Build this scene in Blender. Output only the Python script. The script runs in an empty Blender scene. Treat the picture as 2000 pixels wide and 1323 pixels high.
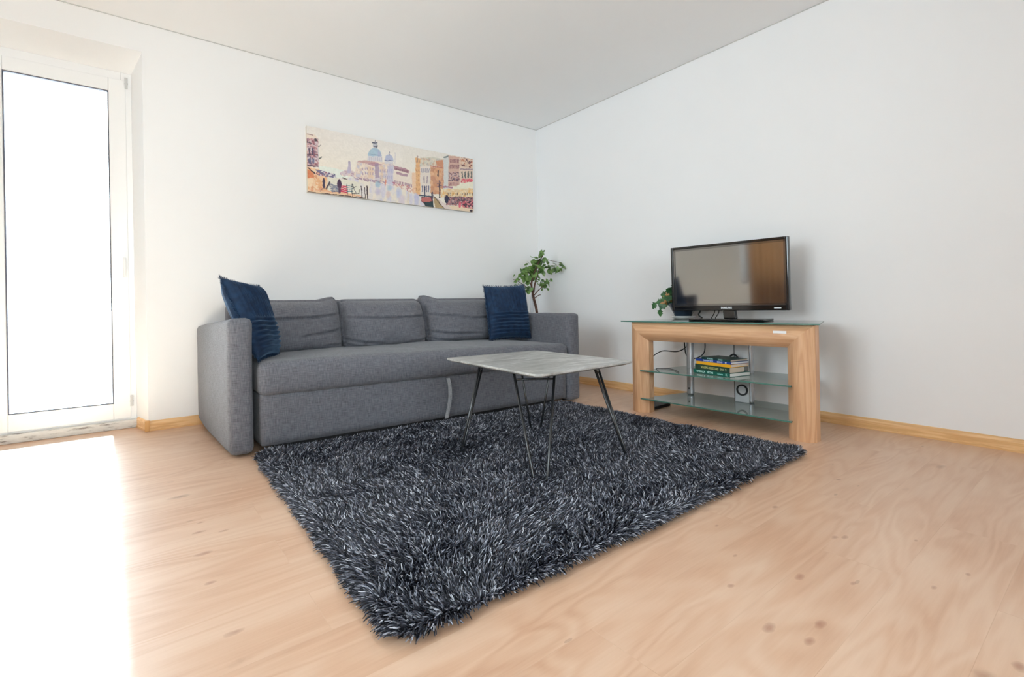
import bpy, bmesh, math, random
import numpy as np
from mathutils import Vector, Matrix, Quaternion, noise as mnoise
random.seed(7); RNG = np.random.default_rng(7)
S = bpy.context.scene; COL = S.collection; D = bpy.data
# ------------------------------------------------------------------ camera, world, exposure
F_PX, YAW, ROLL = 955.3, 0.6634, -0.0179
CAM = Vector((-3.400, -3.884, 0.761))
fw = Vector((math.sin(YAW), math.cos(YAW), 0)); rt = Vector((math.cos(YAW), -math.sin(YAW), 0)); up = Vector((0, 0, 1))
r2 = rt * math.cos(ROLL) + up * math.sin(ROLL); u2 = -rt * math.sin(ROLL) + up * math.cos(ROLL)
cd = D.cameras.new('camera'); cam = D.objects.new('camera', cd); COL.objects.link(cam)
cd.sensor_width = 36; cd.sensor_fit = 'HORIZONTAL'; cd.lens = F_PX * 36 / 2000; cd.shift_y = -65.45 / 2000; cd.clip_start = .05
M3 = Matrix((r2, u2, -fw)).transposed(); cam.matrix_world = Matrix.Translation(CAM) @ M3.to_4x4()
S.camera = cam
W = D.worlds.new('daylight'); S.world = W; W.use_nodes = True
bg = W.node_tree.nodes['Background']; bg.inputs[0].default_value = (0.83, 0.935, 1.02, 1); bg.inputs[1].default_value = 14.4
sl = D.lights.new('sun', 'SUN'); sl.energy = 120; sl.angle = math.radians(9); sl.color = (.60, .82, 1.0); so = D.objects.new('sun', sl); COL.objects.link(so)
so.rotation_euler = Vector((-.05, -math.cos(math.radians(37)), -math.sin(math.radians(37)))).to_track_quat('-Z', 'Y').to_euler()
S.view_settings.view_transform = 'Standard'; S.view_settings.look = 'None'; S.view_settings.gamma = 1
S.view_settings.use_curve_mapping = False; S.view_settings.exposure = 0.04
try:
    S.cycles.use_denoising = True; S.cycles.denoiser = 'OPENIMAGEDENOISE'
    S.cycles.max_bounces = 12; S.cycles.diffuse_bounces = 7; S.cycles.glossy_bounces = 4; S.cycles.transmission_bounces = 6
    S.cycles.transparent_max_bounces = 12; S.cycles.caustics_reflective = False; S.cycles.caustics_refractive = False
    S.cycles.sample_clamp_indirect = 8
except Exception: pass
def portal(name, loc, rot, sx, sy):
    l = D.lights.new(name, 'AREA'); l.shape = 'RECTANGLE'; l.size = sx; l.size_y = sy; l.energy = 1
    l.cycles.is_portal = True
    o = D.objects.new(name, l); COL.objects.link(o); o.location = loc; o.rotation_euler = rot
H = 2.6
XL, YB = -4.85, -6.4            # left wall and rear wall of the room
WY0, WY1, WZ0, WZ1 = -3.25, -1.02, 0.80, 2.30    # window in the left wall
portal('door_daylight', (-3.74, .31, 1.2), (-math.pi/2, 0, 0), .8, 2.4)
portal('window_daylight', (XL - .31, (WY0+WY1)/2, (WZ0+WZ1)/2), (0, -math.pi/2, 0), WZ1-WZ0, WY1-WY0)
RX0, RX1 = -4.5, -2.3             # unseen window added in the rear wall, to light the back wall head-on
portal('added_rear_daylight', ((RX0+RX1)/2, YB - .31, (WZ0+WZ1)/2), (math.pi/2, 0, 0), RX1-RX0, WZ1-WZ0)
# ------------------------------------------------------------------ helpers
def srgb(r, g, b):
    return tuple((c/255/12.92 if c/255 <= .04045 else ((c/255+.055)/1.055)**2.4) for c in (r, g, b))
def link(o, parent=None):
    COL.objects.link(o)
    if parent is not None: o.parent = parent
    return o
def obj(name, verts, faces, mat, parent=None, smooth=False, wn=False, loc=(0, 0, 0)):
    me = D.meshes.new(name); me.from_pydata([tuple(v) for v in verts], [], faces); me.update()
    return fin(name, me, mat, parent, smooth, wn, loc)
def fin(name, me, mat, parent=None, smooth=False, wn=False, loc=(0, 0, 0)):
    for m in (mat if isinstance(mat, (list, tuple)) else [mat]): me.materials.append(m)
    if smooth or wn: me.polygons.foreach_set('use_smooth', [True]*len(me.polygons))
    o = D.objects.new(name, me); o.location = loc; link(o, parent)
    if wn:
        w = o.modifiers.new('weighted', 'WEIGHTED_NORMAL'); w.keep_sharp = True
    return o
def empty(name, loc, rz=0):
    o = D.objects.new(name, None); o.empty_display_size = .1; o.location = loc; o.rotation_euler = (0, 0, rz); return link(o)
def tag(o, label=None, cat=None, group=None, kind=None):
    if label: o['label'] = label
    if cat: o['category'] = cat
    if group: o['group'] = group
    if kind: o['kind'] = kind
    return o
class MB:
    def __init__(s): s.v = []; s.f = []
    def add(s, v, f):
        n = len(s.v); s.v += [tuple(x) for x in v]; s.f += [tuple(i+n for i in q) for q in f]; return s
    def box(s, x0, x1, y0, y1, z0, z1):
        v = [(x, y, z) for z in (z0, z1) for y in (y0, y1) for x in (x0, x1)]
        return s.add(v, [(0, 2, 3, 1), (4, 5, 7, 6), (0, 1, 5, 4), (2, 6, 7, 3), (0, 4, 6, 2), (1, 3, 7, 5)])
    def prism(s, poly, z0, z1, axis='z'):
        n = len(poly)
        def P(a, b, c): return {'z': (a, b, c), 'x': (c, a, b), 'y': (a, c, b)}[axis]
        v = [P(a, b, z0) for a, b in poly] + [P(a, b, z1) for a, b in poly]
        f = [tuple(range(n))[::-1], tuple(range(n, 2*n))] + [(i, (i+1) % n, (i+1) % n+n, i+n) for i in range(n)]
        return s.add(v, f)
    def tube(s, pts, r, seg=10, cap=True):
        pts = [Vector(p) for p in pts]; n = len(pts); rs = r if isinstance(r, (list, tuple)) else [r]*n
        t0 = (pts[1]-pts[0]).normalized(); a = t0.orthogonal().normalized(); v = []
        for i, p in enumerate(pts):
            t = (pts[min(i+1, n-1)]-pts[max(i-1, 0)]).normalized()
            a = (a - t*a.dot(t)).normalized(); b = t.cross(a)
            for k in range(seg):
                q = 2*math.pi*k/seg; v.append(p + (a*math.cos(q)+b*math.sin(q))*rs[i])
        f = [(i*seg+k, i*seg+(k+1) % seg, (i+1)*seg+(k+1) % seg, (i+1)*seg+k) for i in range(n-1) for k in range(seg)]
        if cap: f += [tuple(range(seg))[::-1], tuple(range((n-1)*seg, n*seg))]
        return s.add(v, f)
    def lathe(s, prof, seg=40, c=(0, 0)):
        n = len(prof); v = [(c[0]+r*math.cos(2*math.pi*k/seg), c[1]+r*math.sin(2*math.pi*k/seg), z) for r, z in prof for k in range(seg)]
        f = [(i*seg+k, i*seg+(k+1) % seg, (i+1)*seg+(k+1) % seg, (i+1)*seg+k) for i in range(n-1) for k in range(seg)]
        return s.add(v, f)
    def build(s, name, mat, parent=None, bevel=0, seg=2, smooth=False, loc=(0, 0, 0)):
        me = D.meshes.new(name); me.from_pydata(s.v, [], s.f); me.update()
        bm = bmesh.new(); bm.from_mesh(me); bmesh.ops.recalc_face_normals(bm, faces=bm.faces)
        if bevel:
            es = [e for e in bm.edges if len(e.link_faces) == 2 and e.calc_face_angle(0) > .5]
            bmesh.ops.bevel(bm, geom=es, offset=bevel, segments=seg, profile=.5, affect='EDGES')
        bm.to_mesh(me); bm.free()
        return fin(name, me, mat, parent, smooth, bool(bevel), loc)
def curve_pts(P, n=12):
    P = [Vector(p) for p in P]; out = []
    for i in range(len(P)-1):
        a, b, c, d = P[max(i-1, 0)], P[i], P[i+1], P[min(i+2, len(P)-1)]
        for k in range(n):
            t = k/n; out.append(.5*((2*b)+(c-a)*t+(2*a-5*b+4*c-d)*t*t+(3*b-a-3*c+d)*t**3))
    out.append(P[-1]); return out
def soft_box(x0, x1, y0, y1, z0, z1, r, res, fn=None):
    """rounded box on a grid, then a displacement function fn(p, n, s, t, w) -> p"""
    c = [(x0+x1)/2, (y0+y1)/2, (z0+z1)/2]; h = [(x1-x0)/2, (y1-y0)/2, (z1-z0)/2]
    N = [max(2, int(round(2*k/res))) for k in h]; idx = {}; V = []; Fc = []
    def vid(i, j, k):
        q = (i, j, k)
        if q not in idx:
            g = [(-1+2*i/N[0]), (-1+2*j/N[1]), (-1+2*k/N[2])]
            p = Vector([g[m]*h[m] for m in range(3)])
            inn = Vector([max(-(h[m]-r), min(h[m]-r, p[m])) for m in range(3)])
            d = p-inn; n = d.normalized() if d.length > 1e-9 else Vector((0, 0, 1)); q2 = inn+n*r
            pp = q2+Vector(c)
            if fn: pp = fn(pp, n, *g)
            idx[q] = len(V); V.append(pp)
        return idx[q]
    for ax in range(3):
        a, b = [m for m in range(3) if m != ax]
        for side in (0, N[ax]):
            for i in range(N[a]):
                for j in range(N[b]):
                    def P(u, w):
                        q = [0, 0, 0]; q[ax] = side; q[a] = u; q[b] = w; return vid(*q)
                    f = (P(i, j), P(i+1, j), P(i+1, j+1), P(i, j+1))
                    flip = (side == 0) ^ (ax == 1)
                    Fc.append(f[::-1] if flip else f)
    return V, Fc
# ------------------------------------------------------------------ materials
def mat(name, base=(.8, .8, .8), rough=.5, metal=0, spec=.5, **kw):
    m = D.materials.new(name); m.use_nodes = True; b = m.node_tree.nodes['Principled BSDF']
    b.inputs['Base Color'].default_value = (*base, 1); b.inputs['Roughness'].default_value = rough
    b.inputs['Metallic'].default_value = metal; b.inputs['Specular IOR Level'].default_value = spec
    for k, v in kw.items(): b.inputs[k.replace('_', ' ')].default_value = v
    return m
class NT:
    def __init__(s, m): s.m = m; s.t = m.node_tree; s.b = s.t.nodes.get('Principled BSDF'); s.out = s.t.nodes['Material Output']
    def n(s, kind, _ins=None, **props):
        x = s.t.nodes.new(kind)
        for k, v in props.items(): setattr(x, k, v)
        for k, v in (_ins or {}).items():
            if isinstance(v, bpy.types.NodeSocket): s.t.links.new(v, x.inputs[k])
            else: x.inputs[k].default_value = v
        return x
    def math(s, op, a, b=0., c=0., clamp=False):
        x = s.n('ShaderNodeMath', {0: a, 1: b, 2: c}, operation=op); x.use_clamp = clamp; return x.outputs[0]
    def mix(s, fac, a, b, typ='MIX'):
        x = s.n('ShaderNodeMixRGB', {'Fac': fac, 'Color1': a, 'Color2': b}, blend_type=typ); return x.outputs[0]
    def noise(s, vec, scale, detail=3, rough=.5, dist=0.):
        return s.n('ShaderNodeTexNoise', {'Vector': vec, 'Scale': scale, 'Detail': detail, 'Roughness': rough, 'Distortion': dist}).outputs['Fac']
    def ramp(s, fac, stops):
        x = s.n('ShaderNodeValToRGB', {'Fac': fac}); r = x.color_ramp
        while len(r.elements) < len(stops): r.elements.new(.5)
        for e, (p, c) in zip(r.elements, stops): e.position = p; e.color = (*c, 1) if len(c) == 3 else c
        return x.outputs[0]
    def coord(s, what='Object'): return s.n('ShaderNodeTexCoord').outputs[what]
    def mapping(s, vec, scale=(1, 1, 1), rot=(0, 0, 0), loc=(0, 0, 0)):
        return s.n('ShaderNodeMapping', {'Vector': vec, 'Scale': scale, 'Rotation': rot, 'Location': loc}).outputs[0]
    def base(s, sock): s.t.links.new(sock, s.b.inputs['Base Color'])
    def bump(s, h, strength=.3, dist=.002):
        x = s.n('ShaderNodeBump', {'Height': h, 'Strength': strength, 'Distance': dist}); s.t.links.new(x.outputs[0], s.b.inputs['Normal'])
def m_wall(name, c):
    m = mat(name, c, .75, spec=.25); n = NT(m); g = n.noise(n.coord(), 2.2, 3)
    n.base(n.mix(g, (c[0]*.985, c[1]*.985, c[2]*.985, 1), (min(1, c[0]*1.01), min(1, c[1]*1.01), min(1, c[2]*1.01), 1)))
    n.bump(n.noise(n.coord(), 180, 2), .08, .001); return m
M_wall = m_wall('wall_paint', (.875, .868, .862)); M_wallR = m_wall('wall_paint_cool', (.865, .87, .88))
M_ceil = m_wall('ceiling_film', (.93, .935, .94))
M_white = mat('white_plastic', (.90, .90, .90), .3)
M_reveal = m_wall('reveal_plaster', (.93, .935, .94))
def m_floor():
    m = mat('oak_laminate', rough=.36, spec=.5); n = NT(m); co = n.coord()
    brick = n.n('ShaderNodeTexBrick', {'Vector': co, 'Color1': (.42, .42, .42, 1), 'Color2': (.58, .58, .58, 1), 'Mortar': (0, 0, 0, 1), 'Scale': 1.0,
        'Mortar Size': .0009, 'Mortar Smooth': .3, 'Bias': 0., 'Brick Width': 1.28, 'Row Height': .193}, offset=.37)
    shift = n.n('ShaderNodeVectorMath', {0: co, 1: brick.outputs['Color']}, operation='ADD').outputs[0]
    a = n.mapping(shift, (1.0, 5.2, 1)); big = n.noise(a, 1.15, 2, .45, .6)
    wave = n.math('SINE', n.math('MULTIPLY', big, 62.)); wv = n.math('MULTIPLY_ADD', wave, .5, .5)
    fine = n.noise(n.mapping(shift, (3.5, 60, 1)), 2.2, 4, .6)
    mid = n.noise(n.mapping(shift, (1.2, 4.5, 1)), 1.6, 3, .5)
    t = n.math('ADD', n.math('MULTIPLY', wv, .14), n.math('ADD', n.math('MULTIPLY', fine, .22), n.math('MULTIPLY', mid, .62)))
    c = n.ramp(t, [(.27, (.54, .315, .20)), (.44, (.62, .395, .265)), (.58, (.665, .45, .315)), (.78, (.72, .52, .38))])
    v = n.n('ShaderNodeTexVoronoi', {'Vector': n.mapping(co, (2.6, 5.6, 1), loc=(.3, .7, 0)), 'Scale': 1.0, 'Randomness': 1.0}, feature='F1')
    pick = n.math('GREATER_THAN', n.n('ShaderNodeSeparateColor', {0: v.outputs['Color']}).outputs[0], .72)
    dn = n.math('ADD', v.outputs['Distance'], n.math('MULTIPLY', n.math('SUBTRACT', n.noise(co, 30, 2), .5), .09))
    k = n.math('MULTIPLY', n.math('SUBTRACT', 1., n.math('SMOOTH_MIN', n.math('DIVIDE', dn, .125), 1., .2)), pick, clamp=True)
    c = n.mix(n.math('MULTIPLY', k, .85, clamp=True), c, (.27, .125, .07, 1))
    v2 = n.n('ShaderNodeTexVoronoi', {'Vector': n.mapping(co, (5, 15, 1)), 'Scale': 1.0}, feature='F1')
    k2 = n.math('MULTIPLY', n.math('LESS_THAN', v2.outputs['Distance'], .07), n.math('GREATER_THAN', n.n('ShaderNodeSeparateColor', {0: v2.outputs['Color']}).outputs[0], .6))
    c = n.mix(n.math('MULTIPLY', k2, .35), c, (.25, .13, .08, 1))
    wob = n.noise(co, 22, 2); ks = None
    for kx, ky, kr in ((-1.961, -3.304, 1.0), (-2.144, -3.206, 0.8), (-2.237, -3.348, 1.1), (-2.138, -3.417, 1.1), (-2.216, -3.426, 1.0), (-1.887, -3.407, 0.7), (-1.636, -3.280, 0.9), (-1.609, -3.299, 0.9), (-1.542, -3.054, 0.9), (-1.971, -3.726, 1.1), (-1.750, -3.546, 0.7), (-1.984, -3.134, 0.7), (-1.055, -3.099, 0.8), (-1.842, -2.996, 0.5), (-3.223, -2.074, 1.4), (-3.212, -2.563, 1.3), (-3.231, -2.281, 1.0), (-3.225, -1.891, 1.0), (-3.156, -1.934, 0.9), (-3.211, -1.805, 0.7), (-1.470, -3.447, 0.6), (-1.600, -3.589, 0.6)):
        q = n.mapping(co, (1/(.020*kr), 1/(.010*kr), 0), loc=(-kx/(.020*kr), -ky/(.010*kr), 0))
        dd = n.n('ShaderNodeVectorMath', {0: q}, operation='LENGTH').outputs['Value']
        dd = n.math('ADD', dd, n.math('MULTIPLY', n.math('SUBTRACT', wob, .5), 1.6)); kk = n.math('SUBTRACT', 1., dd, clamp=True)
        ks = kk if ks is None else n.math('MAXIMUM', ks, kk)
    c = n.mix(n.math('MULTIPLY', n.math('POWER', ks, .6), .62, clamp=True), c, (.30, .125, .075, 1))
    c = n.mix(n.math('MULTIPLY', brick.outputs['Fac'], .10), c, (.25, .13, .07, 1))
    n.base(c); return m
M_floor = m_floor()
def m_wood(name, stops, grain, rough=.38):
    """grain = mapping scale; small value along the grain"""
    m = mat(name, rough=rough, spec=.4); n = NT(m); co = n.coord()
    a = n.noise(n.mapping(co, grain), 1, 3, .55, .8); w = n.math('MULTIPLY_ADD', n.math('SINE', n.math('MULTIPLY', a, 34.)), .5, .5)
    f = n.noise(n.mapping(co, tuple(g*6 for g in grain)), 1, 3, .6)
    n.base(n.ramp(n.math('ADD', n.math('MULTIPLY', w, .42), n.math('MULTIPLY', f, .58)), stops)); return m
OAK = [(.2, (.56, .305, .165)), (.5, (.64, .37, .205)), (.85, (.71, .445, .265))]
M_oak_v = m_wood('oak_veneer_upright', OAK, (17, 12, 1.1)); M_oak_h = m_wood('oak_veneer_across', OAK, (1.1, 12, 17))
SK = [(.2, (.68, .39, .17)), (.5, (.78, .48, .22)), (.8, (.85, .56, .29))]
M_skX = m_wood('skirting_wood', SK, (1.2, 20, 24), .35); M_skY = m_wood('skirting_wood_side', SK, (20, 1.2, 24), .35)
def m_fabric(name, c0, c1, fine=300., amp=1.):
    m = mat(name, rough=.92, spec=.15); n = NT(m); co = n.coord()
    sp = n.n('ShaderNodeSeparateXYZ', {0: co}); nn = n.n('ShaderNodeSeparateXYZ', {0: n.n('ShaderNodeNewGeometry').outputs['Normal']})
    fx = n.math('GREATER_THAN', n.math('ABSOLUTE', nn.outputs[0]), .75); fz = n.math('GREATER_THAN', n.math('ABSOLUTE', nn.outputs[2]), .75)
    mx = n.n('ShaderNodeMix', {0: fx, 2: sp.outputs[0], 3: sp.outputs[1]}).outputs[0]; mz = n.n('ShaderNodeMix', {0: fz, 2: sp.outputs[2], 3: sp.outputs[1]}).outputs[0]
    A = n.noise(n.n('ShaderNodeCombineXYZ', {0: n.math('MULTIPLY', mx, 22.), 1: n.math('MULTIPLY', mz, fine)}).outputs[0], 1, 2, .6)
    B = n.noise(n.n('ShaderNodeCombineXYZ', {0: n.math('MULTIPLY', mx, fine), 1: n.math('MULTIPLY', mz, 22.), 2: 5.}).outputs[0], 1, 2, .6)
    t = n.math('MULTIPLY', n.math('ADD', A, B), .5)
    n.base(n.ramp(t, [(.5-.13*amp, c0), (.5+.13*amp, c1)])); n.bump(t, .25, .0015)
    n.b.inputs['Sheen Weight'].default_value = .15; return m
M_sofa = m_fabric('grey_sofa_weave', (.092, .094, .108), (.190, .192, .218))
M_dark = mat('dark_underside', (.02, .02, .022), .8)
def m_velvet():
    m = mat('navy_plush', (.008, .03, .08), .75, spec=.3); n = NT(m)
    n.base(n.ramp(n.noise(n.coord(), 26, 3), [(.3, (.004, .014, .042)), (.7, (.010, .036, .088))]))
    n.b.inputs['Sheen Weight'].default_value = .3; n.b.inputs['Sheen Tint'].default_value = (.35, .6, .9, 1); n.b.inputs['Sheen Roughness'].default_value = .4; return m
M_velvet = m_velvet()
M_blackm = mat('black_gloss_metal', (.012, .013, .015), .22, spec=.7)
def m_table():
    m = mat('grey_concrete_laminate', rough=.33, spec=.45); n = NT(m); co = n.coord()
    a = n.noise(n.mapping(co, (2.2, 7, 7), rot=(0, 0, .5)), 1.6, 5, .62, 1.2); b = n.noise(co, 38, 4, .7)
    n.base(n.ramp(n.math('ADD', n.math('MULTIPLY', a, .75), n.math('MULTIPLY', b, .25)), [(.3, (.20, .195, .185)), (.5, (.38, .375, .36)), (.66, (.66, .655, .64))])); return m
M_table = m_table(); M_tedge = mat('table_edge_band', (.42, .42, .42), .4)
def m_glass_sheet(name, tint, body, fac):
    m = D.materials.new(name); m.use_nodes = True; n = NT(m); n.t.nodes.remove(n.b)
    tr = n.n('ShaderNodeBsdfTransparent', {0: (*tint, 1)}); df = n.n('ShaderNodeBsdfDiffuse', {0: (*body, 1)}); gl = n.n('ShaderNodeBsdfGlossy', {0: (1, 1, 1, 1), 'Roughness': .02})
    mx = n.n('ShaderNodeMixShader', {0: fac, 1: tr.outputs[0], 2: df.outputs[0]})
    fr = n.n('ShaderNodeFresnel', {'IOR': 1.5}); m2 = n.n('ShaderNodeMixShader', {0: fr.outputs[0], 1: mx.outputs[0], 2: gl.outputs[0]})
    n.t.links.new(m2.outputs[0], n.out.inputs[0]); return m
M_gtop = m_glass_sheet('clear_green_glass', (.80, .90, .87), (.30, .42, .38), .12)
M_gshelf = m_glass_sheet('frosted_green_glass', (.86, .95, .92), (.72, .82, .78), .40)
M_gedge = mat('glass_edge_green', (.08, .20, .16), .2)
M_pane = m_glass_sheet('window_glass', (.97, .99, .98), (.5, .5, .5), .0)
M_alu = mat('brushed_aluminium', (.55, .58, .62), .35, .85); M_panel = mat('pale_grey_panel', (.66, .68, .70), .5)
M_black = mat('matt_black', (.012, .012, .013), .55); M_gloss = mat('piano_black', (.006, .006, .007), .08, spec=.6)
M_screen = mat('television_screen', (.012, .012, .013), .06, spec=.5); M_screen.node_tree.nodes['Principled BSDF'].inputs['IOR'].default_value = 3.3
M_bezel = mat('clear_bezel', (.03, .03, .032), .06, spec=.5); M_bezel.node_tree.nodes['Principled BSDF'].inputs['IOR'].default_value = 2.4
M_letter = mat('pale_lettering', (.75, .78, .80), .4); M_paper = mat('paper_label', (.85, .85, .85), .6)
# ------------------------------------------------------------------ room shell
def st(o): o['kind'] = 'structure'; return o
OX0, OX1 = -4.17, -3.316; IX0, IX1 = -4.114, -3.371; OZ, IZ, DR, WT = 2.414, 2.342, .23, .34
st(MB().box(XL-.34, .3, YB-.3, DR+.02, -.12, 0).box(OX0, OX1, DR+.02, WT, -.12, 0).build('floor', M_floor))
st(MB().box(XL-.34, .3, YB-.3, WT, H, H+.12).build('ceiling', M_ceil))
b = MB()
b.prism([(OX1, 0), (.3, 0), (.3, WT), (IX1, WT), (IX1, DR)], 0, H)
b.prism([(XL-.34, 0), (OX0, 0), (IX0, DR), (IX0, WT), (XL-.34, WT)], 0, H)
b.prism([(0, OZ), (0, H), (WT, H), (WT, IZ), (DR, IZ)], OX0, OX1, 'x')
o = st(b.build('wall_back', M_wall)); o.data.materials.append(M_reveal)
for pl in o.data.polygons:
    c = pl.center
    if OX0-.01 < c.x < OX1+.01 and .02 < c.y < .3 and c.z < 2.45: pl.material_index = 1
st(MB().box(0, .3, YB-.3, 0, 0, H).build('wall_right', M_wallR))
st(MB().box(XL-.34, RX0, YB-.3, YB, 0, H).box(RX1, .3, YB-.3, YB, 0, H).box(RX0, RX1, YB-.3, YB, 0, WZ0).box(RX0, RX1, YB-.3, YB, WZ1, H).build('wall_rear', M_wall))
b = MB(); b.box(XL-.34, XL, WY1, 0, 0, H).box(XL-.34, XL, YB, WY0, 0, H).box(XL-.34, XL, WY0, WY1, 0, WZ0).box(XL-.34, XL, WY0, WY1, WZ1, H)
st(b.build('wall_left', M_wall))
# skirting with a stepped top
def skirt(name, path_fn, a, c, m): 
    prof = [(0, 0), (.017, 0), (.017, .012), (.013, .016), (.013, .046), (.008, .058), (.003, .064), (0, .064)]
    v = [path_fn(t, d, z) for t in (a, c) for d, z in prof]; n = len(prof)
    f = [(i, (i+1) % n, (i+1) % n+n, i+n) for i in range(n)] + [tuple(range(n))[::-1], tuple(range(n, 2*n))]
    mm = MB().add(v, f); return mm
st(skirt('b', lambda t, d, z: (t, -d, z), OX1-.004, 0, None).build('baseboard_back', M_skX))
st(skirt('b', lambda t, d, z: (t, -d, z), XL, OX0+.004, None).build('baseboard_door_side', M_skX))
st(skirt('b', lambda t, d, z: (-d, t, z), YB, -.017, None).build('baseboard_right', M_skY))
st(skirt('b', lambda t, d, z: (XL+d, t, z), YB, 0, None).build('baseboard_left', M_skY))
st(skirt('b', lambda t, d, z: (t, YB+d, z), XL, 0, None).build('baseboard_rear', M_skX))
dx, dy = IX1-OX1, DR; L_ = math.hypot(dx, dy); ex, ey = dx/L_, dy/L_
st(skirt('b', lambda t, d, z: (OX1+ex*t-ey*d, ey*t+ex*d, z), -.012, L_-.03, None).build('baseboard_doorway', M_skY))
st(MB().box(OX1-.02, OX1+.006, -.021, .006, 0, .068).build('trim_2', mat('skirting_corner_cap', (.66, .36, .13), .35), bevel=.003))
# thin grey shadow strip round the stretched ceiling
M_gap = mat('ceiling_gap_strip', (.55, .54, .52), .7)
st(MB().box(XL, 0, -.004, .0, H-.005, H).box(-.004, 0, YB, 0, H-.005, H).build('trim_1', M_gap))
# ------------------------------------------------------------------ balcony door
fy = DR
door = MB()
def frame(mb, x0, x1, z0, z1, w, y0, y1, wb=None):
    wb = wb or w
    mb.box(x0, x0+w, y0, y1, z0, z1).box(x1-w, x1, y0, y1, z0, z1).box(x0+w, x1-w, y0, y1, z1-w, z1).box(x0+w, x1-w, y0, y1, z0, z0+wb); return mb
dr = st(frame(MB(), IX0, IX1, .0, IZ, .055, fy, fy+.07, .08).build('door_1', M_white, bevel=.003))
SX0, SX1, SZ0, SZ1 = -4.085, -3.402, .062, 2.288
PX0, PX1, PZ0, PZ1 = -3.975, -3.490, .165, 2.205
sh = MB(); y0, y1 = fy-.012, fy+.05
sh.box(SX0, PX0, y0, y1, SZ0, SZ1).box(PX1, SX1, y0, y1, SZ0, SZ1).box(PX0, PX1, y0, y1, PZ1, SZ1).box(PX0, PX1, y0, y1, SZ0, PZ0)
sash = sh.build('sash', M_white, dr, bevel=.004)
gk = frame(MB(), PX0, PX1, PZ0, PZ1, .006, fy-.004, fy+.02).build('gasket', mat('grey_gasket', (.10, .10, .13), .6), dr)
MB().box(PX0+.004, PX1-.004, fy+.012, fy+.016, PZ0+.004, PZ1-.004).build('glass_pane', M_pane, dr)
hb = MB().box(SX1-.030, SX1-.010, y0-.010, y0, 1.04, 1.18); hb.tube([(SX1-.02, y0-.008, 1.11), (SX1-.02, y0-.045, 1.11), (SX1-.02, y0-.050, 1.10), (SX1-.02, y0-.05, .99)], .009)
hb.build('handle', M_white, dr, smooth=False)
for zz in (2.235, .14):
    MB().tube([(SX1+.004, y0-.006, zz), (SX1+.004, y0-.006, zz+.07)], .008).tube([(SX1+.004, y0-.006, zz+.028), (SX1+.004, y0-.006, zz+.036)], .0095).build('hinge', mat('hinge_grey', (.55, .55, .55), .4), dr)
def m_sill():
    m = mat('worn_threshold', rough=.5); n = NT(m)
    n.base(n.ramp(n.noise(n.mapping(n.coord(), (9, 20, 40)), 1, 5, .7), [(.34, (.22, .19, .17)), (.44, (.62, .61, .58)), (.7, (.78, .77, .74))])); return m
st(MB().box(IX0, IX1, fy-.045, fy+.004, 0, .052).build('trim_3', m_sill(), bevel=.004))
# window in the left wall
wn = st(frame(MB(), 0, WY1-WY0, WZ0, WZ1, .06, 0, .06).build('window_1', M_white, bevel=.003))
wn.location = (XL-.28, WY0, 0); wn.rotation_euler = (0, 0, math.pi/2); wl = WY1-WY0
for k in (1, 2): MB().box(wl*k/3-.045, wl*k/3+.045, -.003, .063, WZ0+.06, WZ1-.06).build('mullion', M_white, wn)
for k in range(3): MB().box(wl*k/3+.05, wl*(k+1)/3-.05, .028, .032, WZ0+.06, WZ1-.06).build('glass_pane', M_pane, wn)
w2 = st(frame(MB(), 0, RX1-RX0, WZ0, WZ1, .06, 0, .06).build('added_rear_window', M_white, bevel=.003)); w2.location = (RX0, YB-.24, 0); wl = RX1-RX0  # added rear window, never in view, brightens back wall and sofa front
MB().box(wl/2-.045, wl/2+.045, -.003, .063, WZ0+.06, WZ1-.06).build('mullion', M_white, w2)
for k in range(2): MB().box(wl*k/2+.05, wl*(k+1)/2-.05, .028, .032, WZ0+.06, WZ1-.06).build('glass_pane', M_pane, w2)
st(MB().box(XL-.21, XL+.05, WY0-.03, WY1+.03, WZ0-.03, WZ0).build('trim_4', M_white, bevel=.004))
def m_curtain():
    m = D.materials.new('brown_curtain_cloth'); m.use_nodes = True; n = NT(m); n.t.nodes.remove(n.b)
    d = n.n('ShaderNodeBsdfDiffuse', {0: (.42, .28, .17, 1)}); t = n.n('ShaderNodeBsdfTranslucent', {0: (.80, .57, .36, 1)})
    n.t.links.new(n.n('ShaderNodeMixShader', {0: .5, 1: d.outputs[0], 2: t.outputs[0]}).outputs[0], n.out.inputs[0]); return m
M_curt = m_curtain()
def curtain(ya, yb, folds, label):
    n = folds*10; v = []
    for i in range(n+1):
        t = i/n; y = ya+(yb-ya)*t; x = XL+.12+.035*math.sin(t*folds*2*math.pi)
        v += [(x, y, 2.42), (x+.01*math.sin(t*31), y, 1.2), (x+.015*math.sin(t*23), y, .06)]
    f = [(3*i+k, 3*i+3+k, 3*i+4+k, 3*i+1+k) for i in range(n) for k in range(2)]
    o = obj('curtain', v, f, M_curt, smooth=True); s = o.modifiers.new('cloth', 'SOLIDIFY'); s.thickness = .002
    return tag(o, label, 'curtain')
curtain(-1.85, -1.165, 9, 'brown curtain gathered beside the left window, near the sofa')
rod = MB().tube([(XL+.12, WY0-.35, 2.44), (XL+.12, WY1+.25, 2.44)], .014)
for yy in (WY0-.2, WY1+.1): rod.tube([(XL, yy, 2.44), (XL+.12, yy, 2.44)], .008)
tag(rod.build('curtain_rod', M_blackm), 'dark metal curtain rod over the left window', 'curtain rod')
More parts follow.
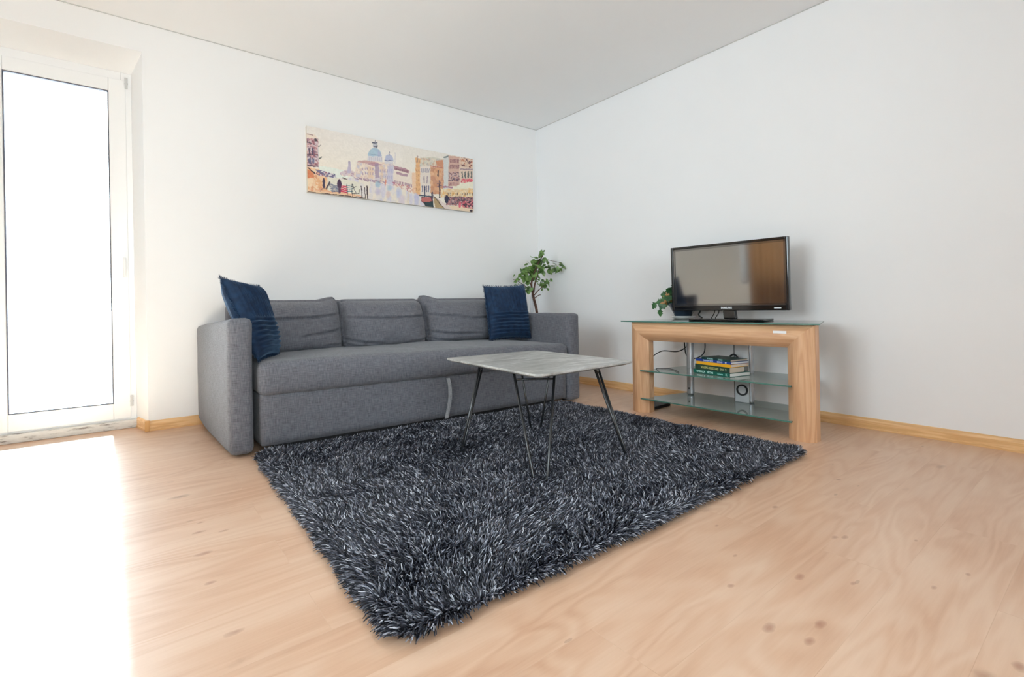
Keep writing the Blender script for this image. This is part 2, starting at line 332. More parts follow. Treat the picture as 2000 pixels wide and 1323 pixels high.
# ------------------------------------------------------------------ sofa
OS = Vector((-1.82, -.58, 0)); sofa = empty('sofa', OS)
tag(sofa, 'three-seat grey woven fabric sofa along the back wall', 'sofa')
def sk(p):           # the right end stands a little farther from the wall than the left
    k = 1+.125*(p[0]+3.0)/2.4
    return Vector((p[0], p[1]*k, p[2]))-OS
def nz(p, s, seed=0): return mnoise.noise(Vector((p[0]*s+seed, p[1]*s, p[2]*s)))
def soft(name, box, r, res, fn=None, parent=sofa, mt=None):
    def g(p, n, a, b_, c): return sk(fn(p, n, a, b_, c) if fn else p)
    V, Fc = soft_box(*box, r, res, g); return obj(name, V, Fc, mt or M_sofa, parent, smooth=True)
def armL(p, n, s, t, w):
    p = p.copy(); k = (p.y+1.04)/1.0                       # 0 front, 1 back
    if w > -.2: p.z -= .055*k*(w+.2)/1.2
    if s < 0: p.x -= .045*k*min(1, -s*2) + .012*math.cos(w*1.4)*(1-abs(t)**2)
    if w < 0 and t > .3: p.z += .03*(t-.3)*(-w)
    p += n*.003*nz(p, 6); return p
def armR(p, n, s, t, w):
    return p+n*(.003*nz(p, 6, 9))
soft('armrest', (-3.008, -2.898, -1.045, -.03, .012, .718), .028, .03, armL)
soft('armrest', (-.738, -.618, -1.055, -.03, .012, .69), .026, .03, armR)
def base_fn(p, n, s, t, w): return p+n*.0025*nz(p, 5, 3)
soft('base', (-2.868, -.752, -1.04, -.10, .034, .33), .015, .04, base_fn)
soft('back_frame', (-2.893, -.742, -.20, -.04, .10, .822), .03, .05)
def seat_fn(p, n, s, t, w):
    p = p.copy()
    if w > 0: p.z += .016*(1-abs(t)**3)*(1-abs(s)**6)*w + .010*nz(p, 2.4, 1)*w - .022*max(0, s-.0)*w
    if t < -.5: p.y -= .012*(1-abs(w))*(1-s**8)
    p += n*.004*nz(p, 9, 2); return p
soft('seat_cushion', (-2.875, -.748, -1.062, -.16, .300, .478), .035, .03, seat_fn)
def cushion(x0, x1, zt, seed, peakL, peakR, creases):
    yb, yt, th = -.30, -.205, .20
    cx, hw = (x0+x1)/2, (x1-x0)/2
    def fn(p, n, s, t, w):
        q = p.copy(); z01 = (w+1)/2
        edge = (1-abs(s)**5)*(1-abs(w)**5)
        puff = .045*edge+.035*(1-s*s)*(1-w*w)
        if t < 0: q.y -= puff*(-t)
        th_k = 1-.45*abs(s)**6-.35*max(0, w)**6
        q.y = -.30+(q.y+.30)*th_k
        q.y += -.09*(1-z01)                                  # foot sits forward, top leans back
        q.z += peakL*max(0, -s-.6)/.4*max(0, w)**3 + peakR*max(0, s-.6)/.4*max(0, w)**3
        q.x += hw*(-.02*math.copysign(1, s)*(1-abs(w)**2)*abs(s)**3)*0 + .012*s*(1-w*w)
        if t < .2:
            for (s0, w0, s1, w1, dep, wd) in creases:
                if s1 == s0: continue
                k = (s-s0)/(s1-s0)
                if -.1 < k < 1.1:
                    ww = w0+(w1-w0)*k+.03*math.sin(k*5+seed); f = math.sin(math.pi*min(1, max(0, k*.9+.05)))**.5
                    q.y += 1.7*dep*f*math.exp(-((w-ww)/wd)**2) - dep*.45*f*math.exp(-((w-ww-.09)/(wd*1.6))**2)
            q.y += .005*nz((s*2, w*2, seed), 2.2)
        return q
    soft('back_cushion', (x0, x1, -.42, -.20, .470, zt), .045, .010, fn)
cushion(-2.86, -2.235, .822, 1, .0, .030, [(-1, .18, .95, .42, .020, 0.031), (.1, -.42, 1, -.12, .016, 0.031), (.55, -.8, 1, -.75, .014, 0.037)])
cushion(-2.215, -1.59, .825, 2, .0, .0, [(-.95, .22, .95, .22, .018, 0.031), (-1, -.62, -.3, -.82, .022, 0.037), (.4, -.85, 1, -.72, .016, 0.037), (-1, -.8, -.6, -.95, .02, 0.025)])
cushion(-1.570, -.90, .825, 3, .038, .0, [(-1, .32, -.1, .14, .015, 0.031), (-.3, .1, .98, .14, .022, 0.031), (-1, -.45, .2, -.66, .022, 0.034), (-1, -.75, -.4, -.92, .018, 0.031)])
# pull strap
v = []; cs = curve_pts([(0, 0, .292), (.004, -.012, .25), (.006, -.013, .17), (-.006, -.010, .10), (-.022, -.012, .035)], 8)
X0, Y0 = -1.775, -1.045
sb = MB(); V = []; 
for q in cs: V += [sk((X0+q.x+dx_, Y0+q.y-dy_, q.z)) for dx_, dy_ in ((-.012, 0), (.012, 0), (.012, .004), (-.012, .004))]
nn = len(cs); fs = [(4*i+k, 4*i+(k+1) % 4, 4*i+4+(k+1) % 4, 4*i+4+k) for i in range(nn-1) for k in range(4)]+[(0, 1, 2, 3), (4*nn-4, 4*nn-3, 4*nn-2, 4*nn-1)]
tag(sb.add(V, fs).build('pull_strap', m_fabric('strap_weave', (.20, .20, .21), (.40, .40, .42)), sofa), 'paler pull strap on the front')
V, Fc = [], []
for x in (-2.95, -.68):
    for y in (-.95, -.15):
        p0 = sk((x, y, 0)); MB().lathe([(.0, 0), (.02, 0), (.02, .03), (0, .03)], 16, (p0.x, p0.y)).build('foot', M_dark, sofa)
MB().add([sk(p) for p in [(x, y, z) for z in (0, .038) for y in (-.98, -.93) for x in (-2.8, -.82)]], [(0, 2, 3, 1), (4, 5, 7, 6), (0, 1, 5, 4), (2, 6, 7, 3), (0, 4, 6, 2), (1, 3, 7, 5)]).build('caster_rail', M_dark, sofa)
# ------------------------------------------------------------------ navy cushions
def plush(c, thick, label, seed):
    """c = four corners TL, TR, BR, BL of the front seam"""
    TL, TR, BR, BL = [Vector(q) for q in c]; ctr = (TL+TR+BR+BL)/4; base = Vector((ctr.x, ctr.y, min(BL.z, BR.z)))
    nrm = ((TR-TL)+(BR-BL)).cross((BL-TL)+(BR-TR)).normalized()       # points back, away from the viewer side
    n = 90; V = []; Fc = []
    for side in (1, -1):
        for j in range(n+1):
            for i in range(n+1):
                u, w = i/n, j/n; s, t = 2*u-1, 2*w-1
                pin = 1-.05*(1-s*s)*abs(t)**3*1.0
                pv = (TL*(1-u)+TR*u)*(1-w)+(BL*(1-u)+BR*u)*w
                pv = ctr+(pv-ctr)*(1-.06*(1-t*t)*abs(s)**4-.07*(1-s*s)*abs(t)**4)
                e = max(0, (1-s**6)*(1-t**6))**.6*(1-.25*(s*s+t*t)/2)
                if w < .52: rib = .0095*math.sin(u*2*math.pi*15+.6*math.sin(w*9)+seed)*(.6+.4*math.sin(u*9+seed))
                else: rib = .011*math.sin(w*2*math.pi*16+.5*math.sin(u*6)+seed)
                rib *= min(1, abs(w-.52)*25)
                fold = .014*mnoise.noise(Vector((u*3, w*3, seed*3.1)))
                V.append(pv - nrm*side*(thick*.5*e+(rib+fold)*e) - base)
    N1 = (n+1)**2
    for j in range(n):
        for i in range(n):
            a = j*(n+1)+i; q = (a, a+1, a+n+2, a+n+1); Fc.append(q); Fc.append(tuple(x+N1 for x in q[::-1]))
    rim = [i for i in range(n+1)]+[(j+1)*(n+1)-1 for j in range(1, n+1)]+[n*(n+1)+i for i in range(n-1, -1, -1)]+[j*(n+1) for j in range(n-1, 0, -1)]
    for k in range(len(rim)): a, b2 = rim[k], rim[(k+1) % len(rim)]; Fc.append((b2, a, a+N1, b2+N1))
    t_ = empty('throw_pillow', base); tag(t_, label, 'cushion', 'navy plush cushions on the sofa')
    me = D.meshes.new('cover'); me.from_pydata([tuple(v) for v in V], [], Fc); bm = bmesh.new(); bm.from_mesh(me); bmesh.ops.recalc_face_normals(bm, faces=bm.faces); bm.to_mesh(me); bm.free()
    fin('cover', me, M_velvet, t_, smooth=True)
    # short plush fringe along the seam
    fr = MB(); loop = [Vector(V[i]) for i in rim]; rnd = random.Random(seed)
    for k in range(len(loop)):
        p = loop[k]; d = (p-Vector(ctr-base)).normalized()
        for _ in range(4):
            q = p+Vector((rnd.uniform(-.006, .006), rnd.uniform(-.006, .006), rnd.uniform(-.006, .006))); e = d*.014+Vector((rnd.uniform(-.006, .006),)*3)
            a = Vector((rnd.uniform(-1, 1), rnd.uniform(-1, 1), rnd.uniform(-1, 1))).normalized()*.002
            fr.add([q-a, q+a, q+e], [(0, 1, 2)])
    fr.build('seam_fringe', M_velvet, t_)
    return t_
plush([(-1.125, -.60, .920), (-.705, -.61, .935), (-.745, -.735, .485), (-1.165, -.735, .487)], .15, 'navy ribbed plush cushion standing upright near the right armrest', 2)
plush([(-3.010, -.80, .940), (-2.775, -.60, .900), (-2.690, -.66, .485), (-2.865, -1.00, .490)], .14, 'navy ribbed plush cushion leaning over the left armrest', 5)
# ------------------------------------------------------------------ rug
RC = [Vector((-2.895, -1.085, 0)), Vector((-.845, -1.215, 0)), Vector((-.80, -2.865, 0)), Vector((-2.935, -2.860, 0))]   # BL back-left, back-right, near-right, near-left
rug = empty('shag_rug', (-1.87, -2.0, 0)); tag(rug, 'dark blue-grey shaggy rug on the floor under the coffee table', 'rug'); RO = Vector((-1.87, -2.0, 0))
MB().prism([((p-RO).x*kx, (p-RO).y*ky) for p in RC[::-1] for kx, ky in (((.988, .93), (.94, .985)) if (p.x-RO.x)*(p.y-RO.y) > 0 else ((.94, .985), (.988, .93)))], .001, .007).build('backing', mat('rug_backing', (.015, .016, .02), .9), rug)
def m_pile():
    m = mat('shag_yarn', rough=.42, spec=.45); n = NT(m); a = n.n('ShaderNodeVertexColor'); a.layer_name = 'Col'; n.base(a.outputs[0]); return m
def smooth_field(u, v, f, seed):
    r = np.random.default_rng(seed); out = np.zeros_like(u)
    for k in range(7):
        ax, ay, ph = r.normal(0, f), r.normal(0, f), r.uniform(0, 6.28); out += np.sin(ax*u+ay*v+ph)
    return out/2.4
def build_pile():
    N = 112000; r = np.random.default_rng(3)
    g = int(math.sqrt(N*1.25)); gy = N//g
    uu, vv = np.meshgrid((np.arange(g)+.5)/g, (np.arange(gy)+.5)/gy); uu = uu.ravel()+r.normal(0, .35/g, uu.size); vv = vv.ravel()+r.normal(0, .35/gy, vv.size)
    ne = 11000; t = r.uniform(0, 1, ne); sd = r.integers(0, 4, ne); eps = np.abs(r.normal(0, .007, ne))    # extra tufts along the rim
    eu = np.where(sd == 0, t, np.where(sd == 1, t, np.where(sd == 2, eps, 1-eps))); ev = np.where(sd == 0, eps, np.where(sd == 1, 1-eps, t))
    u = np.clip(np.concatenate([uu, eu]), 0, 1); v = np.clip(np.concatenate([vv, ev]), 0, 1)
    cu, cv = np.maximum(.055-np.minimum(u, 1-u)*2.1, 0), np.maximum(.055-np.minimum(v, 1-v)*1.7, 0); keep = np.hypot(cu, cv) < .056; u, v = u[keep], v[keep]; n = u.size   # rounded corners
    c = np.array([list(p) for p in RC]); P = ((1-u)*(1-v))[:, None]*c[0]+(u*(1-v))[:, None]*c[1]+(u*v)[:, None]*c[2]+((1-u)*v)[:, None]*c[3]
    P[:, 2] = .007; X, Y = P[:, 0], P[:, 1]
    lx = .75*smooth_field(X, Y, 6, 1)+.5*smooth_field(X, Y, 24, 2)+r.normal(0, .55, n); ly = .75*smooth_field(X, Y, 6, 4)+.5*smooth_field(X, Y, 24, 5)+r.normal(0, .55, n)
    de = np.minimum(np.minimum(u, 1-u)*2.1, np.minimum(v, 1-v)*1.7); e = np.clip(1-de/.035, 0, 1)
    ox = np.where(np.minimum(u, 1-u)*2.1 <= np.minimum(v, 1-v)*1.7, np.where(u < .5, -1., 1.), 0.); oy = np.where(ox == 0, np.where(v < .5, 1., -1.), 0.)
    lx = lx*(1-.5*e)+ox*e*1.3; ly = ly*(1-.5*e)+oy*e*1.3
    Ln = r.uniform(.028, .043, n)*(1+.10*smooth_field(X, Y, 14, 6)); 
    d0 = np.stack([lx*.30, ly*.30, 1-e*r.uniform(.2, .9, n)], 1); d0 /= np.linalg.norm(d0, axis=1)[:, None]
    d1 = np.stack([lx*.95, ly*.95, np.ones(n)*.62-e**2*r.uniform(.3, 1.5, n)], 1); d1 /= np.linalg.norm(d1, axis=1)[:, None]
    C0 = P; C1 = P+d0*(Ln*.38)[:, None]; dm = d0+d1; dm /= np.linalg.norm(dm, axis=1)[:, None]; C2 = C1+dm*(Ln*.34)[:, None]; C3 = C2+d1*(Ln*.30)[:, None]
    C3[:, 2] = np.maximum(C3[:, 2], .004)
    ang = r.uniform(0, 6.28, n); w = r.uniform(.0012, .0022, n)
    A = np.stack([np.cos(ang), np.sin(ang), 0*ang], 1); A -= d1*(A*d1).sum(1)[:, None]; A /= np.linalg.norm(A, axis=1)[:, None]; B = np.cross(d1, A)
    rings = []
    for Cc, k in ((C0, .8), (C1, 1.15), (C2, 1.1), (C3, .55)):
        for a in range(3):
            q = 2*math.pi*a/3; rings.append(Cc+(A*math.cos(q)*1.25+B*math.sin(q)*.8)*(w*k)[:, None])
    V = np.stack(rings, 1).reshape(-1, 3)-np.array([RO.x, RO.y, 0]); V[:, 2] = np.maximum(V[:, 2], .0015)
    base = (np.arange(n)*12)[:, None]; q = []
    for i in range(3):
        for a in range(3): b2 = (a+1) % 3; q.append([i*3+a, i*3+b2, i*3+3+b2, i*3+3+a])
    Q = (base[:, :, None]+np.array(q)[None]).reshape(-1, 4)
    me = D.meshes.new('pile'); me.vertices.add(len(V)); me.vertices.foreach_set('co', V.astype(np.float32).ravel())
    me.loops.add(Q.size); me.loops.foreach_set('vertex_index', Q.ravel().astype(np.int32)); me.polygons.add(len(Q)); me.polygons.foreach_set('loop_start', np.arange(0, Q.size, 4, dtype=np.int32))
    me.update(calc_edges=True)
    pal = np.array([(.012, .013, .019), (.055, .057, .076), (.14, .145, .182), (.32, .33, .39), (.56, .575, .64)])
    pr = np.array([.37, .26, .16, .12, .09]); k = r.choice(5, n, p=pr); colr = pal[k]*r.uniform(.7, 1.3, n)[:, None]
    cc = np.ones((n, 12, 4), np.float32); cc[:, :, :3] = colr[:, None, :]
    at = me.color_attributes.new('Col', 'FLOAT_COLOR', 'POINT'); at.data.foreach_set('color', cc.ravel())
    o = fin('pile', me, m_pile(), rug, smooth=True); o['kind'] = 'stuff'; o['label'] = 'dense shaggy two-tone pile'
build_pile()
# ------------------------------------------------------------------ coffee table
OT = Vector((-1.795, -2.02, 0)); ct = empty('coffee_table', OT); tag(ct, 'low coffee table with grey concrete-look top and black hairpin legs', 'table')
TC = [Vector(q) for q in ((-2.075, -1.60), (-1.46, -1.63), (-1.505, -2.40), (-2.140, -2.43))]
def rounded(poly, r, n=6):
    out = []; m = len(poly)
    for i in range(m):
        p, a, b2 = poly[i], poly[i-1], poly[(i+1) % m]; da = (a-p).normalized(); db = (b2-p).normalized()
        s, e = p+da*r, p+db*r
        for k in range(n+1):
            t = k/n; out.append(s*(1-t)**2+p*2*t*(1-t)+e*t*t)
    return out
def inset(poly, d):
    c = sum(poly, Vector((0, 0)))/len(poly); return [p+(c-p).normalized()*d*1.3 for p in poly]
rings = [(rounded(inset(TC, .022), .03), .466), (rounded(TC, .03), .4755), (rounded(TC, .03), .482), (rounded(inset(TC, .002), .03), .484)]
V = []; n = len(rings[0][0])
for R_, z in rings: V += [(q.x-OT.x, q.y-OT.y, z) for q in R_]
Fc = [tuple(range(n))[::-1], tuple(range(3*n, 4*n))]+[(i*n+k, i*n+(k+1) % n, (i+1)*n+(k+1) % n, (i+1)*n+k) for i in range(3) for k in range(n)]
top = MB().add(V, Fc).build('tabletop', [M_table, M_tedge], ct)
for pl in top.data.polygons:
    if abs(pl.normal.z) < .9 and pl.center.z < .4825: pl.material_index = 0
for foot, tp in (((-2.085, -1.772), (-1.985, -1.815)), ((-2.055, -2.335), (-1.985, -2.225)), ((-1.523, -2.350), (-1.628, -2.262)), ((-1.528, -1.695), (-1.610, -1.800))):
    f2, t2 = Vector(foot), Vector(tp); cen = Vector((OT.x, OT.y)); d = (f2-cen).normalized(); pd = Vector((-d.y, d.x))
    lg = MB(); hw, fw2 = .092, .030
    pts = []
    def Pz(c, off, z): q = c+pd*off-cen; return Vector((q.x, q.y, z))
    a0, a1 = Pz(t2, -hw, .467), Pz(f2, -fw2, .040); b0, b1 = Pz(t2, hw, .467), Pz(f2, fw2, .040)
    bot = Pz(f2, 0, .016); path = [a0, a1]+[Pz(f2+(f2-t2)*.02, -fw2*math.cos(math.pi*k/8), .030-.014*math.sin(math.pi*k/8)) for k in range(1, 8)]+[b1, b0]
    lg.tube(path, .0062, 12)
    q0, q1 = a0+(a1-a0)*.085, b0+(b1-b0)*.085; lg.tube([q0, q1], .0045, 8)
    lg.build('leg', M_blackm, ct, smooth=True)
# ------------------------------------------------------------------ TV stand (local x across its width, local y towards the wall)
ang = math.atan2(-.9991, .0429); SO = Vector((-.560, -2.245, 0)); stand = empty('tv_stand', SO, ang)
tag(stand, 'oak and frosted glass television stand against the right wall', 'tv stand')
HW, LW, BH, TP, DP = .583, .138, .127, .6255, .30
def bulge(w): return -.042*(1-(2*w-1)**2)
Ws = [k/14 for k in range(15)]
def strip(section):
    mb = MB(); n = len(Ws)
    def ring(w, y):
        if section == 'L': return [(-HW+w*LW, y, 0), (-HW+w*LW, y, TP-w*BH)]
        if section == 'R': return [(HW-w*LW, y, 0), (HW-w*LW, y, TP-w*BH)]
        return [(-HW+w*LW, y, TP-w*BH), (HW-w*LW, y, TP-w*BH)]
    prof = [(w, bulge(w)) for w in Ws]+[(1, DP*.0+.055), (0, .055)]
    if section in 'LR': prof = [(w, bulge(w)) for w in Ws]+[(1, .055), (0, .055)]
    m = len(prof); A = [ring(w, y) for w, y in prof]; v = [a[0] for a in A]+[a[1] for a in A]
    f = [(i, (i+1) % m, (i+1) % m+m, i+m) for i in range(m)]+[tuple(range(m)), tuple(range(m, 2*m))[::-1]]
    return mb.add(v, f)
def shade_flatcaps(o):
    o.data.polygons.foreach_set('use_smooth', [len(p.vertices) == 4 and True for p in o.data.polygons]); 
    md = o.modifiers.new('e', 'EDGE_SPLIT'); md.split_angle = math.radians(35); return o
shade_flatcaps(strip('L').build('leg', M_oak_v, stand)); shade_flatcaps(strip('R').build('leg', M_oak_v, stand)); shade_flatcaps(strip('B').build('beam', M_oak_h, stand))
def glass(name, poly, z0, z1, m):
    o = MB().prism(poly, z0, z1).build(name, [m, M_gedge], stand)
    for pl in o.data.polygons:
        if abs(pl.normal.z) < .5: pl.material_index = 1
    return o
glass('top_panel', [(-.52, .41), (-.655, -.03), (-.5, -.042), (.5, -.042), (.615, -.03), (.50, .41)], .6265, .6345, M_gtop)
def shelf(z0, name='shelf'):
    fr = [(-.487+.962*k/16, -.046) for k in range(17)]
    return glass(name, fr+[(.47, .0), (.42, .40), (-.36, .40), (-.47, .0)], z0, z0+.008, M_gshelf)
shelf(.288); shelf(.095)
for x0, x1 in ((-.332, -.288), (.088, .126)):
    c = MB().box(x0, x1, .285, .325, .1031, .6265); c.build('column', M_alu, stand, bevel=.012, seg=3)
    for z in (.27, .15): MB().lathe([(0, 0), (.006, 0), (.006, .004), (0, .004)], 12).build('screw', M_black, stand, loc=((x0+x1)/2, .283, z)).rotation_euler = (math.pi/2, 0, 0)
for x0, x1 in ((-.62, -.47), (.46, .53)): MB().box(x0, x1, .05, .30 if x0 < 0 else .12, 0, .022).build('foot', M_black, stand, bevel=.003)
pn = MB().box(.020, .113, .27, .283, .104, .62).build('cable_panel', M_panel, stand, bevel=.004)
gr = MB(); gr.lathe([(.027, 0), (.027, .008), (.036, .008), (.036, 0)], 36); g_ = gr.build('grommet', M_black, pn, smooth=False, loc=(.070, .270, .185)); g_.rotation_euler = (math.pi/2, 0, 0)
MB().box(.019, .023, .268, .272, .104, .62).build('panel_edge', M_black, pn)
lb = MB().box(.385, .455, -.0395, -.0385, .578, .592).build('paper_sticker', M_paper, stand); tag(lb, 'small white paper sticker')
lb.rotation_euler = (0, 0, 0)
def SW(x, y, z):       # stand-local to world
    c, s = math.cos(ang), math.sin(ang); return Vector((SO.x+c*x-s*y, SO.y+s*x+c*y, z))
# ------------------------------------------------------------------ books on the middle shelf
SHZ = .2965
def text_mesh(s, size, m, parent, loc, rot, name='title', bold=0.):
    cu = D.curves.new('t', 'FONT'); cu.body = s; cu.size = size; cu.align_x = 'CENTER'; cu.align_y = 'CENTER'; cu.extrude = .0003; cu.offset = bold
    o = D.objects.new('t', cu); COL.objects.link(o); bpy.context.view_layer.update()
    me = D.meshes.new_from_object(o.evaluated_get(bpy.context.evaluated_depsgraph_get())); D.objects.remove(o); me.name = name
    o2 = fin(name, me, m, parent); o2.location = loc; o2.rotation_euler = rot; return o2
def book(z, th, Ls, Wd, off, rz, col, page, label, texts, limp=False):
    """origin at the near spine corner; spine along local -x (towards the left of the photo), pages towards +y"""
    P0 = SPN+Vector((off[0], off[1], 0)); t = empty('book', (P0.x, P0.y, z), rz); tag(t, label, 'book', 'books stacked on the middle glass shelf')
    mc = mat('cover_'+page[0], col, .35); mp = mat('pages_'+page[0], page[1], .8)
    cv = 0.0025
    c = MB().box(-Ls, 0, 0, Wd, 0, cv).box(-Ls, 0, 0, Wd, th-cv, th).box(-Ls, 0, -.001, .004, 0, th)
    c.build('cover', mc, t); MB().box(-Ls+.003, -.002, .003, Wd-.003, cv, th-cv).build('pages', mp, t)
    for s, size, px, cl in texts:
        text_mesh(s, size, mat('ink_'+page[0]+s[:2], cl, .4), t, (-Ls+px, -.0014, th/2), (math.pi/2, 0, 0), bold=.0004)
    return t
SPN = Vector((-.535, -2.352, 0)); br = math.atan2(-2.352+2.075, -.535+.475)
book(SHZ, .024, .285, .185, (0, 0), br, (.008, .12, .085), ('teal', (.72, .70, .66)), 'teal-green book with white title, lowest of the stack', [('RAMACA', .017, .063, (.55, .85, .80)), ('SĒTAS', .017, .138, (.55, .85, .80)), ('romans', .014, .215, (.3, .65, .6)), ('K', .02, .262, (.4, .7, .65))])
book(SHZ+.024, .035, .268, .135, (-.002, .0), br, (.02, .055, .035), ('olive', (.60, .50, .40)), 'thick dark green book with yellow title, above the teal one', [('VALIN-KUZDAS', .020, .118, (.62, .60, .22)), ('ENC', .016, .215, (.50, .55, .30)), ('2', .02, .243, (.6, .68, .4))])
book(SHZ+.059, .019, .262, .165, (.005, -.004), br+.02, (.85, .42, .02), ('gold', (.68, .58, .50)), 'yellow book in the middle of the stack', [])
book(SHZ+.078, .015, .270, .160, (.004, -.006), br+.01, (.015, .05, .28), ('blue', (.70, .70, .68)), 'blue book with pale lettering under the topmost one', [('DARBA VIDE', .014, .10, (.55, .65, .85)), ('BERNU', .013, .19, (.5, .55, .8)), ('O', .014, .235, (.8, .85, .9))])
book(SHZ+.093, .014, .225, .150, (.004, -.004), br-.01, (.01, .05, .045), ('pine', (.52, .42, .34)), 'thin dark green book on top of the stack', [('SKAIDRA', .012, .07, (.3, .55, .55)), ('SAULE', .012, .15, (.3, .55, .5))])
# ------------------------------------------------------------------ television
a2 = math.atan2(-.753, .07); TVO = Vector((-.325, -2.2285, .6345)); tv = empty('television', TVO, a2)
tag(tv, 'flat-screen television with black frame standing on the glass stand top', 'television')
hw, zb, zt = .378, .0655, .5085; fwid = .016
b = MB(); 
for x0, x1, z0, z1 in ((-hw, -hw+fwid, zb, zt), (hw-fwid, hw, zb, zt), (-hw+fwid, hw-fwid, zt-fwid, zt), (-hw+fwid, hw-fwid, zb, zb+.034)): b.box(x0, x1, -.012, .022, z0, z1)
b.build('frame', M_gloss, tv, bevel=.003)
b = MB()
for x0, x1, z0, z1 in ((-hw+fwid, -hw+fwid+.012, zb+.034, zt-fwid), (hw-fwid-.012, hw-fwid, zb+.034, zt-fwid), (-hw+fwid, hw-fwid, zt-fwid-.012, zt-fwid), (-hw+fwid, hw-fwid, zb+.034, zb+.046)): b.box(x0, x1, -.006, .01, z0, z1)
b.build('bezel', M_bezel, tv)
MB().box(-hw+fwid+.010, hw-fwid-.010, -.002, .012, zb+.044, zt-fwid-.010).build('screen', M_screen, tv)
MB().box(-hw+.02, hw-.02, .018, .045, zb+.01, zt-.01).box(-.2, .2, .045, .07, zb+.03, .34).build('back_housing', M_black, tv, bevel=.008)
text_mesh('SAMSUNG', .0155, M_letter, tv, (.005, -.0170, zb+.017), (math.pi/2, 0, 0), 'maker_lettering', .0006)
MB().box(hw-.085, hw-.045, -.0135, -.012, zb+.012, zb+.018).build('power_light_label', M_letter, tv)
b = MB().prism([(-.030, zb+.03), (-.022, .012), (.055, .012), (.045, zb+.03)], .000, .040, 'y'); b.build('neck', M_gloss, tv, bevel=.004)
b = MB().prism([(-.215, -.10), (.265, -.10), (.245, .12), (-.195, .12)], .0005, .012); b.build('base', M_gloss, tv, bevel=.004)
for ch in tv.children:
    if ch.name.split('.')[0] in ('frame', 'bezel', 'screen', 'back_housing', 'maker_lettering', 'power_light_label'): ch.rotation_euler.x += math.radians(1.5)
# cables
def cable(name, pts, r, label, cat='cable', grp=None):
    return tag(MB().tube(curve_pts(pts, 10), r, 8).build(name, M_black, smooth=True), label, cat, grp)
def TW(x, y, z): c, s = math.cos(a2), math.sin(a2); return Vector((TVO.x+c*x-s*y, TVO.y+s*x+c*y, TVO.z+z))
cable('power_cable', [TW(-.115, .080, .095), TW(-.125, .095, .05), TW(-.15, .10, .010), TW(-.17, .13, .004)], .003, 'thin black cable hanging behind the left of the television neck')
cable('signal_cable', [TW(-.088, .080, .095), TW(-.095, .095, .05), TW(-.12, .10, .010), TW(-.11, .15, .004)], .003, 'thin black cable crossing behind the television, middle of three')
cable('antenna_cable', [TW(-.055, .080, .095), TW(-.035, .095, .05), TW(-.03, .11, .010), TW(-.04, .16, .004)], .003, 'thin black cable curving down nearest the television neck')
cable('plug_cable', [TW(-.235, .09, .12), TW(-.225, .10, .07), TW(-.245, .11, .035), TW(-.225, .12, .012), TW(-.24, .15, .0045)], .005, 'black cable bundle hanging between the plant pot and the television base')
cable('extension_cable', [(-.06, -1.42, .27), (-.12, -1.50, .33), (-.16, -1.58, .370), (-.20, -1.66, .392), (-.20, -1.76, .392), (-.20, -1.82, .412), (-.20, -1.858, .450), (-.205, -1.87, .52), (-.2, -1.88, .60)], .004, 'black cable sagging across the gap behind the left of the stand')
cable('looped_cable', [(-.25, -1.86, .60), (-.25, -1.868, .44), (-.25, -1.880, .38), (-.245, -1.92, .355), (-.24, -1.99, .38), (-.24, -2.02, .44), (-.24, -2.01, .60)], .004, 'black cable looping round the left metal column')
cable('shelf_cable', [SW(-.43, .06, .3005), SW(-.36, .11, .3005), SW(-.30, .08, .3005), SW(-.24, .02, .3005), SW(-.215, -.01, .3005)], .0025, 'thin black cable lying on the middle glass shelf left of the books')
cable('book_cable', [SW(.02, .215, .405), SW(.045, .205, .418), SW(.065, .20, .413), SW(.085, .195, .390), SW(.10, .19, .36), SW(.105, .19, .303)], .0055, 'thick black cable arching down behind the right end of the books')
# ------------------------------------------------------------------ plants
def leaf(mb, base, d, nrm, L, Wd, curl=.2, lobed=False, fold=.15):
    d = Vector(d).normalized(); s = d.cross(Vector(nrm)).normalized(); n = s.cross(d).normalized(); K = 7; v = []
    for i in range(K+1):
        t = i/K
        w = Wd*.5*(math.sin(math.pi*min(1, t*1.02)**.85)**.8 if 0 < t < 1 else .04)
        if lobed and 0 < t < 1: w *= 1+.28*math.cos(t*K*math.pi)
        c = Vector(base)+d*L*t-n*curl*L*t*t
        v += [c-s*w+n*fold*w, c, c+s*w+n*fold*w]
    f = []
    for i in range(K):
        a = 3*i; f += [(a, a+1, a+4, a+3), (a+1, a+2, a+5, a+4)]
    mb.add(v, f)
def m_leaf(name, a, b2, c):
    m = mat(name, rough=.38, spec=.5); n = NT(m); n.base(n.ramp(n.noise(n.coord(), 18, 3, .6), [(.32, a), (.52, b2), (.72, c)])); n.b.inputs['Subsurface Weight'].default_value = 0
    return m
M_leafA = m_leaf('jade_leaf', (.035, .085, .018), (.12, .23, .05), (.30, .44, .15)); M_leafB = m_leaf('cactus_leaf', (.010, .050, .014), (.035, .13, .04), (.11, .26, .09))
M_bark = m_wood('brown_bark', [(.2, (.05, .022, .015)), (.5, (.11, .055, .038)), (.8, (.19, .11, .08))], (30, 30, 10), .8)
PO = Vector((-.285, -.335, 0)); stool = empty('plant_stool', PO); tag(stool, 'low wooden plant stool in the corner behind the sofa armrest', 'stool')
MB().lathe([(0, .36), (.135, .36), (.135, .385), (0, .385)], 36).build('seat', M_oak_h, stool)
for k in range(4):
    q = math.pi/4+k*math.pi/2; MB().tube([(.12*math.cos(q), .12*math.sin(q), 0), (.085*math.cos(q), .085*math.sin(q), .362)], .011, 10).build('leg', M_oak_v, stool)
PZ = .385; pl = empty('potted_jade_tree', PO+Vector((0, 0, PZ))); tag(pl, 'woody potted plant with round green leaves in the corner behind the sofa', 'plant')
